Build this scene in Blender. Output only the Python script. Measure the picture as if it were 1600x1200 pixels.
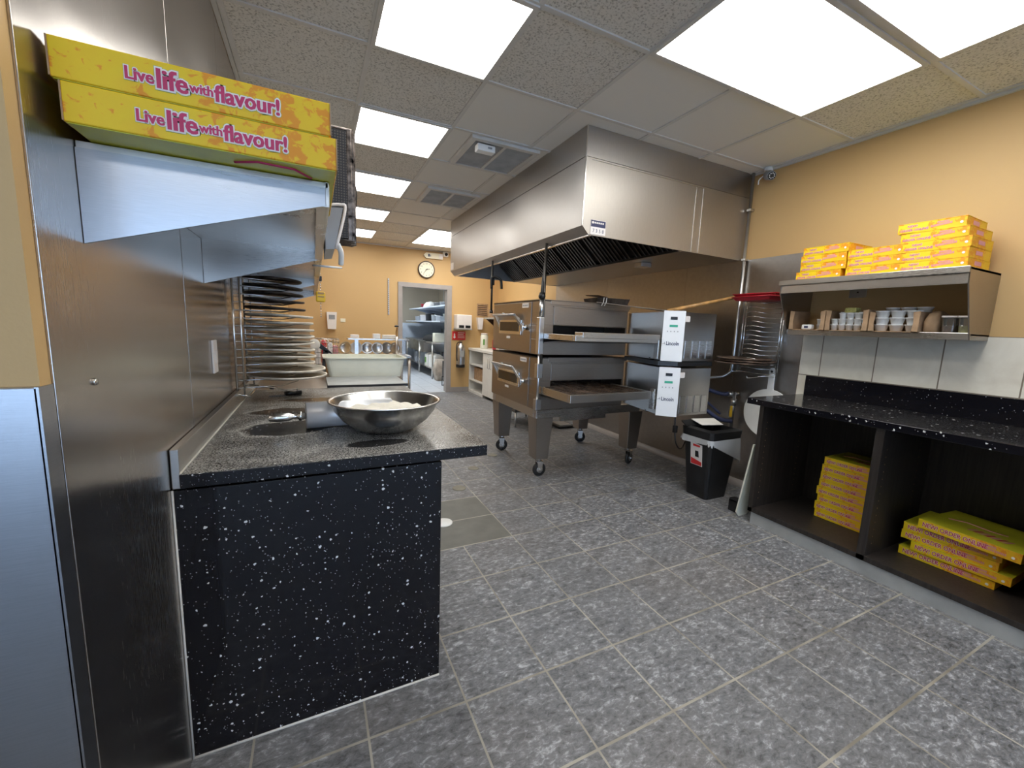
import bpy, bmesh, math, random
from mathutils import Vector, Matrix, Euler
random.seed(7)
PI = math.pi
for o in list(bpy.data.objects): bpy.data.objects.remove(o)
S = bpy.context.scene
C = S.collection

# ---------------------------------------------------------------- camera, world, exposure
cd = bpy.data.cameras.new('camera'); cam = bpy.data.objects.new('camera', cd); C.objects.link(cam)
cam.location = (0, 0, 1.314); cam.rotation_euler = (1.4318, -0.0369, -0.4484)
cd.sensor_fit = 'HORIZONTAL'; cd.sensor_width = 36; cd.lens = 637.7/1600*36; cd.clip_start = .02
S.camera = cam
w = bpy.data.worlds.new('sky'); S.world = w; w.use_nodes = True
bg = w.node_tree.nodes['Background']; bg.inputs[0].default_value = (.50, .70, 1, 1); bg.inputs[1].default_value = 2.1
S.view_settings.view_transform = 'Standard'; S.view_settings.look = 'None'
S.view_settings.gamma = 1; S.view_settings.exposure = 1.05; S.view_settings.use_curve_mapping = False
PANEL = 4.6      # brightness of the ceiling light diffusers

# ---------------------------------------------------------------- materials
def nm(name):
    m = bpy.data.materials.new(name); m.use_nodes = True
    nt = m.node_tree; b = nt.nodes['Principled BSDF']
    return m, nt, b
def N(nt, t, **k):
    n = nt.nodes.new(t)
    for a, v in k.items():
        if a.startswith('i_'):
            n.inputs[a[2:].replace('_', ' ')].default_value = v
        else: setattr(n, a, v)
    return n
def L(nt, a, b): nt.links.new(a, b)
def math_(nt, op, a, b=None, c=None):
    n = nt.nodes.new('ShaderNodeMath'); n.operation = op
    for i, v in enumerate((a, b, c)):
        if v is None: continue
        if isinstance(v, (int, float)): n.inputs[i].default_value = v
        else: L(nt, v, n.inputs[i])
    return n.outputs[0]
def mix(nt, f, a, b):
    n = nt.nodes.new('ShaderNodeMix'); n.data_type = 'RGBA'
    if isinstance(f, (int, float)): n.inputs[0].default_value = f
    else: L(nt, f, n.inputs[0])
    for i, v in ((6, a), (7, b)):
        if isinstance(v, tuple): n.inputs[i].default_value = v if len(v) == 4 else (*v, 1)
        else: L(nt, v, n.inputs[i])
    return n.outputs[2]
def ramp(nt, f, stops):
    n = nt.nodes.new('ShaderNodeValToRGB'); L(nt, f, n.inputs[0])
    e = n.color_ramp.elements
    while len(e) < len(stops): e.new(.5)
    for i, (p, c) in enumerate(stops):
        e[i].position = p; e[i].color = (*c, 1) if len(c) == 3 else c
    return n.outputs[0]
def pos(nt): return nt.nodes.new('ShaderNodeNewGeometry').outputs['Position']
def oco(nt): return nt.nodes.new('ShaderNodeTexCoord').outputs['Object']
def scaled(nt, v, s):
    m = nt.nodes.new('ShaderNodeMapping'); L(nt, v, m.inputs[0]); m.inputs['Scale'].default_value = s
    return m.outputs[0]
def noise(nt, v, s, d=3, r=.5, dist=0, out=0):
    n = nt.nodes.new('ShaderNodeTexNoise'); L(nt, v, n.inputs['Vector'])
    n.inputs['Scale'].default_value = s; n.inputs['Detail'].default_value = d
    n.inputs['Roughness'].default_value = r; n.inputs['Distortion'].default_value = dist
    return n.outputs[out]
def bump(nt, b, h, st=.1, di=.01):
    n = nt.nodes.new('ShaderNodeBump'); L(nt, h, n.inputs['Height'])
    n.inputs['Strength'].default_value = st; n.inputs['Distance'].default_value = di
    L(nt, n.outputs[0], b.inputs['Normal'])
def plain(name, col, rough=.5, metal=0, var=.06, sc=8, spec=.5, emis=None, es=1, trans=0, coat=0, alpha=1):
    m, nt, b = nm(name)
    v = oco(nt); f = noise(nt, v, sc, 4)
    dk = tuple(c*(1-var*2) for c in col); lt = tuple(min(1, c*(1+var*2)) for c in col)
    L(nt, ramp(nt, f, [(.3, dk), (.7, lt)]), b.inputs['Base Color'])
    b.inputs['Roughness'].default_value = rough; b.inputs['Metallic'].default_value = metal
    b.inputs['Specular IOR Level'].default_value = spec
    if trans: b.inputs['Transmission Weight'].default_value = trans
    if coat: b.inputs['Coat Weight'].default_value = coat
    if alpha < 1: b.inputs['Alpha'].default_value = alpha
    if emis: b.inputs['Emission Color'].default_value = (*emis, 1); b.inputs['Emission Strength'].default_value = es
    return m
def steel(name, col=(.6, .58, .55), rough=.3, streak=(1, 1, 40), wav=0., wsc=(1, 1, 1), smudge=.12, metal=1, spots=0):
    m, nt, b = nm(name)
    p = pos(nt)
    s = noise(nt, scaled(nt, p, tuple(a*6 for a in streak)), 4, 4, .6)
    l = noise(nt, p, 1.4, 1.5, .4)
    r = math_(nt, 'ADD', math_(nt, 'MULTIPLY', s, .10), math_(nt, 'MULTIPLY', l, smudge*2))
    r = math_(nt, 'ADD', r, rough-.05-smudge)
    L(nt, r, b.inputs['Roughness'])
    c = ramp(nt, math_(nt, 'ADD', math_(nt, 'MULTIPLY', s, .5), math_(nt, 'MULTIPLY', l, .5)), [(.3, tuple(x*.86 for x in col)), (.7, tuple(min(1, x*1.08) for x in col))])
    L(nt, c, b.inputs['Base Color'])
    b.inputs['Metallic'].default_value = metal
    if wav:
        wv = noise(nt, scaled(nt, p, wsc), 1.6, 1, .4)
        h = math_(nt, 'ADD', math_(nt, 'MULTIPLY', wv, 1), math_(nt, 'MULTIPLY', s, .01))
        bump(nt, b, h, wav, .08)
    else: bump(nt, b, s, .04, .002)
    return m
M = {}
M['steel'] = steel('brushed_steel')
M['steel_v'] = steel('hood_steel', (.50, .48, .46), .38, (30, 30, 1), .05, (1.2, 1.2, 1.2))
M['steel_end'] = steel('hood_end_steel', (.50, .47, .43), .50, (30, 30, 1))
M['steel_wall'] = steel('wall_steel', (.50, .46, .42), .24, (1, 30, 1), .16, (1, .8, 2.2), .07)
M['steel_rwall'] = steel('splash_steel', (.42, .40, .38), .33, (30, 1, 1), .12, (1, .7, 1.4), .07)
M['steel_cool_lit'] = steel('cool_lit_steel', (.46, .47, .49), .30, (1, 1, 30))  # bluish base colour puts the cool light reflection into the steel
M['steel_dark'] = steel('sooty_steel', (.16, .15, .14), .42)
M['steel_oven'] = steel('oven_steel', (.40, .36, .32), .36, (1, 1, 14))
M['steel_bright'] = steel('bright_steel', (.72, .71, .69), .24)
M['rolleralu'] = plain('satin_aluminium', (.80, .82, .85), .4, .55, .03)
M['stain'] = plain('floor_stain', (.24, .22, .17), .6, 0, .1)
M['chrome'] = plain('chrome_wire', (.75, .74, .72), .18, 1, .02)
M['alu'] = plain('cast_aluminium', (.62, .62, .62), .3, 1, .05)
M['white'] = plain('white_plastic', (.88, .88, .86), .4, 0, .02)
M['enamel'] = plain('white_enamel', (.86, .88, .90), .3, 0, .01)
M['cream'] = plain('cream_plastic', (.80, .80, .68), .35, 0, .03)
M['board'] = plain('white_cutting_board', (.78, .80, .70), .4, 0, .03)
M['black'] = plain('black_plastic', (.012, .012, .013), .38, 0, .2)
M['rubber'] = plain('black_rubber', (.02, .02, .02), .6, 0, .2)
M['grey'] = plain('grey_paint', (.36, .33, .31), .45, 0, .03)
M['greyp'] = plain('grey_plastic', (.30, .31, .32), .4, 0, .05)
M['tee'] = plain('ceiling_tee', (.66, .64, .60), .5, 0, .03)
M['lam'] = plain('white_laminate', (.78, .77, .73), .4, 0, .02)
M['card'] = plain('brown_cardboard', (.40, .26, .15), .8, 0, .12, 14)
M['red'] = plain('red_plastic', (.45, .02, .035), .35, 0, .08)
M['redsign'] = plain('red_sign', (.65, .03, .03), .4, 0, .04)
M['yellow'] = plain('yellow_plastic', (.80, .50, .03), .4, 0, .05)
M['wood'] = plain('varnished_wood', (.50, .27, .09), .4, 0, .15, 20)
M['disc'] = plain('weathered_aluminium_pan', (.66, .61, .52), .5, .45, .16, 9)
M['discdark'] = plain('dark_baked_pan', (.06, .05, .045), .5, .6, .35, 16)
M['discbrown'] = plain('seasoned_brown_pan', (.10, .065, .045), .5, .4, .4, 18)
M['flour'] = plain('flour', (.80, .76, .66), .95, 0, .05, 30)
M['pink'] = plain('magenta_print', (.55, .03, .12), .5, 0, .03)
M['pinkp'] = plain('pale_pink_print', (.72, .30, .30), .5, 0, .03)
M['whitep'] = plain('white_print', (.85, .80, .76), .5, 0, .02)
M['navy'] = plain('navy_print', (.03, .035, .10), .4, 0, .05)
M['green'] = plain('green_display', (.05, .42, .28), .4, 0, .02)
M['dkgreen'] = plain('green_leaf_print', (.12, .35, .06), .5, 0, .05)
M['glass'] = plain('smoked_glass', (.035, .03, .022), .08, 0, .05)
M['jar'] = plain('clear_container', (.75, .74, .70), .08, 0, .02, trans=.9)
M['bag'] = plain('clear_bin_liner', (.85, .87, .88), .25, 0, .03, alpha=.45)
M['brownfood'] = plain('dried_flakes', (.18, .09, .05), .8, 0, .3, 60)
M['orangefood'] = plain('pickles', (.40, .38, .12), .6, 0, .2, 60)
M['bluehose'] = plain('blue_hose', (.05, .06, .13), .4, 0, .1)
M['dial'] = plain('clock_face', (.85, .80, .62), .5, 0, .02)
M['brown'] = plain('dark_brown_frame', (.05, .025, .015), .35, 0, .1)
M['bluefridge'] = plain('pale_blue_panel', (.55, .62, .72), .4, 0, .03)
M['cloth'] = plain('black_cloth', (.01, .01, .012), .9, 0, .2)
M['bagpaper'] = plain('beige_sack', (.42, .36, .30), .8, 0, .15)
M['paper'] = plain('paper', (.75, .72, .66), .8, 0, .04)
M['rimdark'] = plain('scuffed_dark_rim', (.16, .13, .11), .3, .9, .5, 40)
M['filter'] = plain('greasy_baffle', (.05, .045, .042), .35, .8, .2)
M['baffle'] = plain('baffle_highlight', (.22, .20, .19), .35, .85, .2)  # lighter strip colour paints a highlight along each filter ridge

def wallpaint(name, col):
    m, nt, b = nm(name); p = pos(nt)
    L(nt, ramp(nt, noise(nt, p, 1.3, 3), [(.3, tuple(c*.95 for c in col)), (.7, col)]), b.inputs['Base Color'])
    b.inputs['Roughness'].default_value = .55; bump(nt, b, noise(nt, p, 160, 3), .12, .002)
    return m
M['orange'] = wallpaint('orange_wall_paint', (.64, .42, .185))
M['cream_wall'] = wallpaint('beige_wall_paint', (.52, .47, .38))

def m_floor():
    m, nt, b = nm('slate_look_floor_tile'); p = pos(nt)
    sx = nt.nodes.new('ShaderNodeSeparateXYZ'); L(nt, p, sx.inputs[0])
    u = math_(nt, 'DIVIDE', math_(nt, 'SUBTRACT', sx.outputs[0], .775), .326)
    v = math_(nt, 'DIVIDE', math_(nt, 'SUBTRACT', sx.outputs[1], 2.173), .326)
    iu = math_(nt, 'FLOOR', u); iv = math_(nt, 'FLOOR', v)
    def edge(x, w): # 1 near a joint
        f = math_(nt, 'FRACT', x); d = math_(nt, 'MINIMUM', f, math_(nt, 'SUBTRACT', 1, f))
        return math_(nt, 'LESS_THAN', d, w)
    inx = math_(nt, 'MULTIPLY', math_(nt, 'GREATER_THAN', u, -.999), math_(nt, 'LESS_THAN', u, 1))
    iny = math_(nt, 'MULTIPLY', math_(nt, 'GREATER_THAN', v, 0), math_(nt, 'LESS_THAN', v, 2))
    patch = math_(nt, 'MULTIPLY', inx, iny)
    mid = math_(nt, 'LESS_THAN', math_(nt, 'ABSOLUTE', u), .2)
    gx = math_(nt, 'MULTIPLY', edge(u, .011), math_(nt, 'SUBTRACT', 1, math_(nt, 'MULTIPLY', patch, mid)))
    g = math_(nt, 'MAXIMUM', gx, edge(v, .013))
    cx = nt.nodes.new('ShaderNodeCombineXYZ'); L(nt, iu, cx.inputs[0]); L(nt, iv, cx.inputs[1])
    wn = nt.nodes.new('ShaderNodeTexWhiteNoise'); L(nt, cx.outputs[0], wn.inputs[0])
    ofs = nt.nodes.new('ShaderNodeVectorMath'); ofs.operation = 'MULTIPLY_ADD'
    L(nt, wn.outputs['Color'], ofs.inputs[0]); ofs.inputs[1].default_value = (5, 5, 5); L(nt, p, ofs.inputs[2])
    q = scaled(nt, ofs.outputs[0], (1, 1.8, 1))
    n1 = noise(nt, q, 30, 7, .74, .45); n2 = noise(nt, q, 7, 3, .5, .8)
    t = math_(nt, 'ADD', math_(nt, 'MULTIPLY', n1, .8), math_(nt, 'MULTIPLY', n2, .2))
    c = ramp(nt, t, [(.36, (.06, .063, .070)), (.46, (.15, .155, .165)), (.54, (.21, .215, .228)), (.64, (.50, .51, .54))])
    c = mix(nt, math_(nt, 'MULTIPLY', wn.outputs['Value'], .18), c, (.12, .115, .11))
    warm = ramp(nt, noise(nt, p, 1.1, 2), [(.45, (0, 0, 0)), (.7, (1, 1, 1))])
    c = mix(nt, math_(nt, 'MULTIPLY', warm, .25), c, (.17, .14, .115))
    pc = ramp(nt, noise(nt, p, 9, 4), [(.3, (.12, .12, .105)), (.7, (.16, .16, .14))])
    c = mix(nt, patch, c, pc)
    gc = ramp(nt, noise(nt, p, 5, 3), [(.35, (.22, .20, .16)), (.65, (.42, .39, .33))])
    c = mix(nt, g, c, gc)
    L(nt, c, b.inputs['Base Color'])
    L(nt, math_(nt, 'ADD', .36, math_(nt, 'MULTIPLY', n1, .22)), b.inputs['Roughness'])
    h = math_(nt, 'SUBTRACT', math_(nt, 'MULTIPLY', n1, .5), g)
    bump(nt, b, h, .35, .003)
    return m
M['floor'] = m_floor()
def m_grid(name, size, ox, oy, c0, c1, grout, ax=(0, 1), rough=.25, gw=.01):
    m, nt, b = nm(name); p = pos(nt)
    sx = nt.nodes.new('ShaderNodeSeparateXYZ'); L(nt, p, sx.inputs[0])
    def e(o, i):
        f = math_(nt, 'FRACT', math_(nt, 'DIVIDE', math_(nt, 'SUBTRACT', sx.outputs[i], o), size))
        return math_(nt, 'LESS_THAN', math_(nt, 'MINIMUM', f, math_(nt, 'SUBTRACT', 1, f)), gw)
    g = math_(nt, 'MAXIMUM', e(ox, ax[0]), e(oy, ax[1]))
    n = noise(nt, p, 5, 5, .6, .6)
    L(nt, mix(nt, g, ramp(nt, n, [(.3, c0), (.7, c1)]), grout), b.inputs['Base Color'])
    b.inputs['Roughness'].default_value = rough
    bump(nt, b, math_(nt, 'SUBTRACT', 1, g), .2, .003)
    return m
M['tile_wall'] = m_grid('beige_wall_tile', .322, 1.073, 1.036, (.72, .67, .56), (.88, .84, .73), (.24, .20, .15), (1, 2))
M['tile_white'] = m_grid('white_floor_tile', .33, 0, 7.8, (.62, .66, .72), (.70, .74, .80), (.35, .37, .40))
def m_ceiling():
    m, nt, b = nm('ceiling_tile'); p = pos(nt)
    sx = nt.nodes.new('ShaderNodeSeparateXYZ'); L(nt, p, sx.inputs[0]); X, Y = sx.outputs[0], sx.outputs[1]
    s1 = math_(nt, 'MULTIPLY', math_(nt, 'GREATER_THAN', X, .895), math_(nt, 'MULTIPLY', math_(nt, 'GREATER_THAN', Y, 2.31), math_(nt, 'LESS_THAN', Y, 5.97)))
    s2 = math_(nt, 'MULTIPLY', math_(nt, 'GREATER_THAN', X, 1.505), math_(nt, 'GREATER_THAN', Y, 1.70))
    sm = math_(nt, 'MINIMUM', 1, math_(nt, 'ADD', s1, s2))
    n = noise(nt, p, 95, 3, .6)
    worm = noise(nt, p, 42, 3, .7, 2)
    d = ramp(nt, n, [(.36, (.42, .40, .35)), (.46, (.74, .71, .65)), (.7, (.80, .77, .71))])
    c = mix(nt, sm, d, (.78, .76, .71))
    L(nt, c, b.inputs['Base Color']); b.inputs['Roughness'].default_value = .8
    h = math_(nt, 'MULTIPLY', math_(nt, 'ADD', n, worm), math_(nt, 'SUBTRACT', 1, sm))
    bump(nt, b, h, .5, .006)
    return m
M['ceiling'] = m_ceiling()
def m_granite(name, flour=0., dens=62):
    m, nt, b = nm(name); p = pos(nt)
    vo = nt.nodes.new('ShaderNodeTexVoronoi'); L(nt, p, vo.inputs['Vector']); vo.inputs['Scale'].default_value = dens
    sc = nt.nodes.new('ShaderNodeSeparateColor'); L(nt, vo.outputs['Color'], sc.inputs[0])
    rad = math_(nt, 'MULTIPLY', math_(nt, 'POWER', sc.outputs[0], 4.2), .27)
    jag = math_(nt, 'ADD', vo.outputs['Distance'], math_(nt, 'MULTIPLY', math_(nt, 'SUBTRACT', noise(nt, p, 190, 2), .5), .55))
    sp = math_(nt, 'LESS_THAN', jag, rad)
    vo2 = nt.nodes.new('ShaderNodeTexVoronoi'); L(nt, p, vo2.inputs['Vector']); vo2.inputs['Scale'].default_value = dens*2.2
    s2 = nt.nodes.new('ShaderNodeSeparateColor'); L(nt, vo2.outputs['Color'], s2.inputs[0])
    sp2 = math_(nt, 'LESS_THAN', vo2.outputs['Distance'], math_(nt, 'MULTIPLY', math_(nt, 'POWER', s2.outputs[1], 5), .23))
    c = mix(nt, sp, (.006, .006, .009), (.70, .70, .68))
    c = mix(nt, sp2, c, (.35, .35, .36))
    rough = .09
    if flour:
        big = noise(nt, scaled(nt, p, (1, 1.3, 1)), 3.2, 4, .6, 1.2)
        fine = noise(nt, p, 230, 2, .6); mid = noise(nt, scaled(nt, p, (1, 3, 1)), 22, 4, .7, 1)
        a = ramp(nt, math_(nt, 'ADD', math_(nt, 'MULTIPLY', big, .75), math_(nt, 'MULTIPLY', mid, .25)), [(.36, (.2, .2, .2)), (.58, (1, 1, 1))])
        pxy = nt.nodes.new('ShaderNodeSeparateXYZ'); L(nt, p, pxy.inputs[0]); wob = math_(nt, 'MULTIPLY', math_(nt, 'SUBTRACT', noise(nt, p, 9, 3), .5), .7)
        a = math_(nt, 'MAXIMUM', a, .45)
        for cx, cy, ea, eb in ((-.10, 1.80, .17, .12), (-.14, 2.13, .13, .08), (.19, 1.475, .11, .045), (-.02, 2.42, .16, .06), (.12, 2.02, .2, .07)):
            q1 = math_(nt, 'POWER', math_(nt, 'ABSOLUTE', math_(nt, 'DIVIDE', math_(nt, 'SUBTRACT', pxy.outputs[0], cx), ea)), 2)
            q2 = math_(nt, 'POWER', math_(nt, 'ABSOLUTE', math_(nt, 'DIVIDE', math_(nt, 'SUBTRACT', pxy.outputs[1], cy), eb)), 2)
            d = math_(nt, 'ADD', math_(nt, 'SQRT', math_(nt, 'ADD', q1, q2)), wob)
            wipe = ramp(nt, math_(nt, 'MULTIPLY', d, .5), [(.42, (.10, .10, .10)), (.50, (1, 1, 1))])
            rim = ramp(nt, math_(nt, 'MULTIPLY', d, .5), [(.485, (0, 0, 0)), (.515, (1, 1, 1)), (.56, (0, 0, 0))])
            a = math_(nt, 'ADD', math_(nt, 'MULTIPLY', a, wipe), math_(nt, 'MULTIPLY', rim, .6))
        g = math_(nt, 'MULTIPLY', a, math_(nt, 'ADD', .16, math_(nt, 'MULTIPLY', ramp(nt, fine, [(.44, (0, 0, 0)), (.60, (1, 1, 1))]), .75)))
        g = math_(nt, 'MINIMUM', math_(nt, 'MULTIPLY', g, flour), 1)
        gn = nt.nodes.new('ShaderNodeNewGeometry'); sz = nt.nodes.new('ShaderNodeSeparateXYZ'); L(nt, gn.outputs['True Normal'], sz.inputs[0])
        g = math_(nt, 'MULTIPLY', g, math_(nt, 'GREATER_THAN', sz.outputs[2], .7))
        c = mix(nt, g, c, (.62, .60, .55))
        L(nt, math_(nt, 'ADD', .12, math_(nt, 'MULTIPLY', g, .8)), b.inputs['Roughness'])
    else: b.inputs['Roughness'].default_value = rough
    L(nt, c, b.inputs['Base Color'])
    return m
M['granite'] = m_granite('black_speckled_quartz')
M['granite_f'] = m_granite('floury_black_quartz', .85)
M['granite_r'] = m_granite('dusty_black_quartz', .07, 40)
def m_darkwood():
    m, nt, b = nm('dark_wood_laminate'); p = pos(nt)
    n = noise(nt, scaled(nt, p, (40, 40, 2)), 2, 4, .6)
    L(nt, ramp(nt, n, [(.3, (.014, .011, .010)), (.7, (.038, .031, .027))]), b.inputs['Base Color'])
    b.inputs['Roughness'].default_value = .45
    return m
M['darkwood'] = m_darkwood()
M['kick'] = plain('grey_kick_board', (.42, .43, .42), .45, .2, .06)
def m_box(name, split=True):
    m, nt, b = nm(name); v = oco(nt)
    sx = nt.nodes.new('ShaderNodeSeparateXYZ'); L(nt, v, sx.inputs[0])
    big = noise(nt, v, 12, 3, .6, .4); sm = noise(nt, v, 55, 3, .6, .8)
    t = math_(nt, 'ADD', math_(nt, 'MULTIPLY', sx.outputs[0], 1.5 if split else .2), math_(nt, 'MULTIPLY', big, .6))
    blot = ramp(nt, math_(nt, 'ADD', math_(nt, 'MULTIPLY', big, .6), math_(nt, 'MULTIPLY', sm, .4)), [(.53, (0, 0, 0)), (.56, (1, 1, 1))])
    base = ramp(nt, t, [(.2, (.86, .60, .008)), (.65, (.84, .42, .008)), (.9, (.80, .24, .008))])
    c = mix(nt, blot, base, (.80, .30, .008))
    L(nt, c, b.inputs['Base Color']); b.inputs['Roughness'].default_value = .5
    return m
M['box'] = m_box('printed_box'); M['boxbig'] = m_box('printed_box_long', False)
M['boxtop'] = plain('yellow_green_box_lid', (.60, .58, .03), .4, 0, .10, 5)
def m_perf():
    m, nt, b = nm('perforated_black_pan'); p = oco(nt)
    sx = nt.nodes.new('ShaderNodeSeparateXYZ'); L(nt, p, sx.inputs[0])
    fx = math_(nt, 'SUBTRACT', math_(nt, 'FRACT', math_(nt, 'MULTIPLY', sx.outputs[0], 110)), .5)
    fz = math_(nt, 'SUBTRACT', math_(nt, 'FRACT', math_(nt, 'MULTIPLY', sx.outputs[2], 110)), .5)
    d = math_(nt, 'ADD', math_(nt, 'MULTIPLY', fx, fx), math_(nt, 'MULTIPLY', fz, fz))
    h = math_(nt, 'LESS_THAN', d, .09)
    L(nt, mix(nt, h, (.03, .028, .028), (.10, .085, .07)), b.inputs['Base Color'])
    b.inputs['Roughness'].default_value = .45; b.inputs['Metallic'].default_value = .5
    return m
M['perf'] = m_perf()
def m_light(name, st, col=(1, .985, .95)):
    m, nt, b = nm(name)
    n = noise(nt, oco(nt), 3, 2)
    L(nt, ramp(nt, n, [(.2, tuple(c*.97 for c in col)), (.8, col)]), b.inputs['Emission Color'])
    b.inputs['Base Color'].default_value = (.8, .8, .78, 1)
    b.inputs['Emission Strength'].default_value = st
    return m
M['panel'] = m_light('lit_diffuser', PANEL)
M['panelcool'] = m_light('lit_diffuser_cool', PANEL*5.0, (.85, .93, 1))
M['louvre'] = plain('grey_louvre', (.42, .42, .41), .5, 0, .08)
M['winglass'] = plain('window_glass', (.95, .97, 1), .02, 0, 0, trans=1)

# ---------------------------------------------------------------- mesh helpers
def mk():
    return bmesh.new()
def box(bm, x0, x1, y0, y1, z0, z1, bev=0, mi=0, M4=None):
    vs = [bm.verts.new((x, y, z)) for z in (z0, z1) for x, y in ((x0, y0), (x1, y0), (x1, y1), (x0, y1))]
    fs = [bm.faces.new([vs[i] for i in f]) for f in ((3, 2, 1, 0), (4, 5, 6, 7), (0, 1, 5, 4), (1, 2, 6, 5), (2, 3, 7, 6), (3, 0, 4, 7))]
    for f in fs: f.material_index = mi
    if bev:
        es = list({e for f in fs for e in f.edges})
        r = bmesh.ops.bevel(bm, geom=es, offset=bev, segments=2, affect='EDGES', profile=.5)
        vs = list({v for f in r['faces'] for v in f.verts} | {v for v in vs if v.is_valid})
        for f in r['faces']: f.material_index = mi
    if M4: bmesh.ops.transform(bm, matrix=M4, verts=[v for v in vs if v.is_valid])
    return bm
def prism(bm, pts, d, mi=0):
    """pts: ring of 3-D points; extruded by vector d"""
    d = Vector(d); a = [bm.verts.new(p) for p in pts]; b = [bm.verts.new(Vector(p)+d) for p in pts]
    n = len(pts); fs = [bm.faces.new(a[::-1]), bm.faces.new(b)]
    for i in range(n): fs.append(bm.faces.new((a[i], a[(i+1) % n], b[(i+1) % n], b[i])))
    for f in fs: f.material_index = mi
    return bm
def frame_of(d):
    d = Vector(d).normalized(); u = d.orthogonal().normalized(); return u, d.cross(u)
def cyl(bm, p, q, r, r2=None, n=16, mi=0, smooth=True):
    p, q = Vector(p), Vector(q); r2 = r if r2 is None else r2; u, v = frame_of(q-p)
    A = [bm.verts.new(p+(u*math.cos(t)+v*math.sin(t))*r) for t in (2*PI*i/n for i in range(n))]
    B = [bm.verts.new(q+(u*math.cos(t)+v*math.sin(t))*r2) for t in (2*PI*i/n for i in range(n))]
    for i in range(n):
        f = bm.faces.new((A[i], A[(i+1) % n], B[(i+1) % n], B[i])); f.smooth = smooth; f.material_index = mi
    for f in (bm.faces.new(A[::-1]), bm.faces.new(B)): f.material_index = mi
    return bm
def tube(bm, pts, r, n=8, mi=0, closed=False):
    pts = [Vector(p) for p in pts]; rings = []; m = len(pts)
    u = None
    for i, p in enumerate(pts):
        if closed: d = pts[(i+1) % m]-pts[i-1]
        else: d = pts[min(i+1, m-1)]-pts[max(i-1, 0)]
        d.normalize()
        if u is None: u = d.orthogonal().normalized()
        u = (u-d*u.dot(d)).normalized(); v = d.cross(u)
        rings.append([bm.verts.new(p+(u*math.cos(2*PI*k/n)+v*math.sin(2*PI*k/n))*r) for k in range(n)])
    for i in range(m if closed else m-1):
        a, b = rings[i], rings[(i+1) % m]
        for k in range(n):
            f = bm.faces.new((a[k], a[(k+1) % n], b[(k+1) % n], b[k])); f.smooth = True; f.material_index = mi
    if not closed:
        for f in (bm.faces.new(rings[0][::-1]), bm.faces.new(rings[-1])): f.material_index = mi
    return bm
def arc(pts, n=6):
    """Catmull-Rom smoothing of a point list"""
    P = [Vector(p) for p in pts]; P = [2*P[0]-P[1]]+P+[2*P[-1]-P[-2]]; o = []
    for i in range(1, len(P)-2):
        for k in range(n):
            t = k/n; a, b, c, d = P[i-1:i+3]
            o.append(.5*((2*b)+(c-a)*t+(2*a-5*b+4*c-d)*t*t+(3*b-a-3*c+d)*t**3))
    o.append(P[-2]); return o
def lathe(bm, c, prof, n=32, mi=0, axis='z', cap=True):
    """prof: list of (r, h)"""
    c = Vector(c); rings = []
    def pt(r, h, t):
        a, b = r*math.cos(t), r*math.sin(t)
        return c+(Vector((a, b, h)) if axis == 'z' else Vector((h, a, b)) if axis == 'x' else Vector((a, h, b)))
    for r, h in prof:
        rings.append([bm.verts.new(pt(max(r, 1e-4), h, 2*PI*i/n)) for i in range(n)])
    for a, b in zip(rings, rings[1:]):
        for k in range(n):
            f = bm.faces.new((a[k], a[(k+1) % n], b[(k+1) % n], b[k])); f.smooth = True; f.material_index = mi
    if cap:
        for r in (rings[0][::-1], rings[-1]):
            f = bm.faces.new(r); f.material_index = mi
    return bm
def chain(o):
    m = o.matrix_basis.copy(); p = o.parent
    while p: m = p.matrix_basis @ m; p = p.parent
    return m
def obj(name, bm, mat, parent=None, label=None, local=False, kind=None, loc=None):
    bmesh.ops.recalc_face_normals(bm, faces=bm.faces)
    me = bpy.data.meshes.new(name)
    if parent is not None and not local: bm.transform(chain(parent).inverted())
    o = bpy.data.objects.new(name, me); C.objects.link(o)
    if parent is None and loc is not None:
        o.location = loc
        if not local: bm.transform(Matrix.Translation(Vector(loc)).inverted())
    bm.to_mesh(me); bm.free()
    for x in (mat if isinstance(mat, (list, tuple)) else [mat]): me.materials.append(M[x])
    if parent is not None: o.parent = parent
    if label: o['label'] = label
    if kind: o['kind'] = kind
    return o
def struct(name, bm, mat, parent=None):
    return obj(name, bm, mat, parent, kind='structure')
def thing(name, label, cat, loc=(0, 0, 0), rz=0, group=None):
    o = bpy.data.objects.new(name, None); C.objects.link(o); o.empty_display_size = .05
    o.location = loc; o.rotation_euler = (0, 0, rz); o['label'] = label; o['category'] = cat
    if group: o['group'] = group
    return o
def tag(o, label, cat, group=None, kind=None):
    o['label'] = label; o['category'] = cat
    if group: o['group'] = group
    if kind: o['kind'] = kind
    return o
def copy_tree(o, parent=None):
    c = o.copy(); C.objects.link(c)
    if parent is not None: c.parent = parent
    for ch in list(o.children): copy_tree(ch, c)
    return c
def dup(o, loc, rz=None, label=None):
    c = copy_tree(o); c.location = loc
    if rz is not None: c.rotation_euler = (0, 0, rz)
    if label: c['label'] = label
    return c
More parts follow.
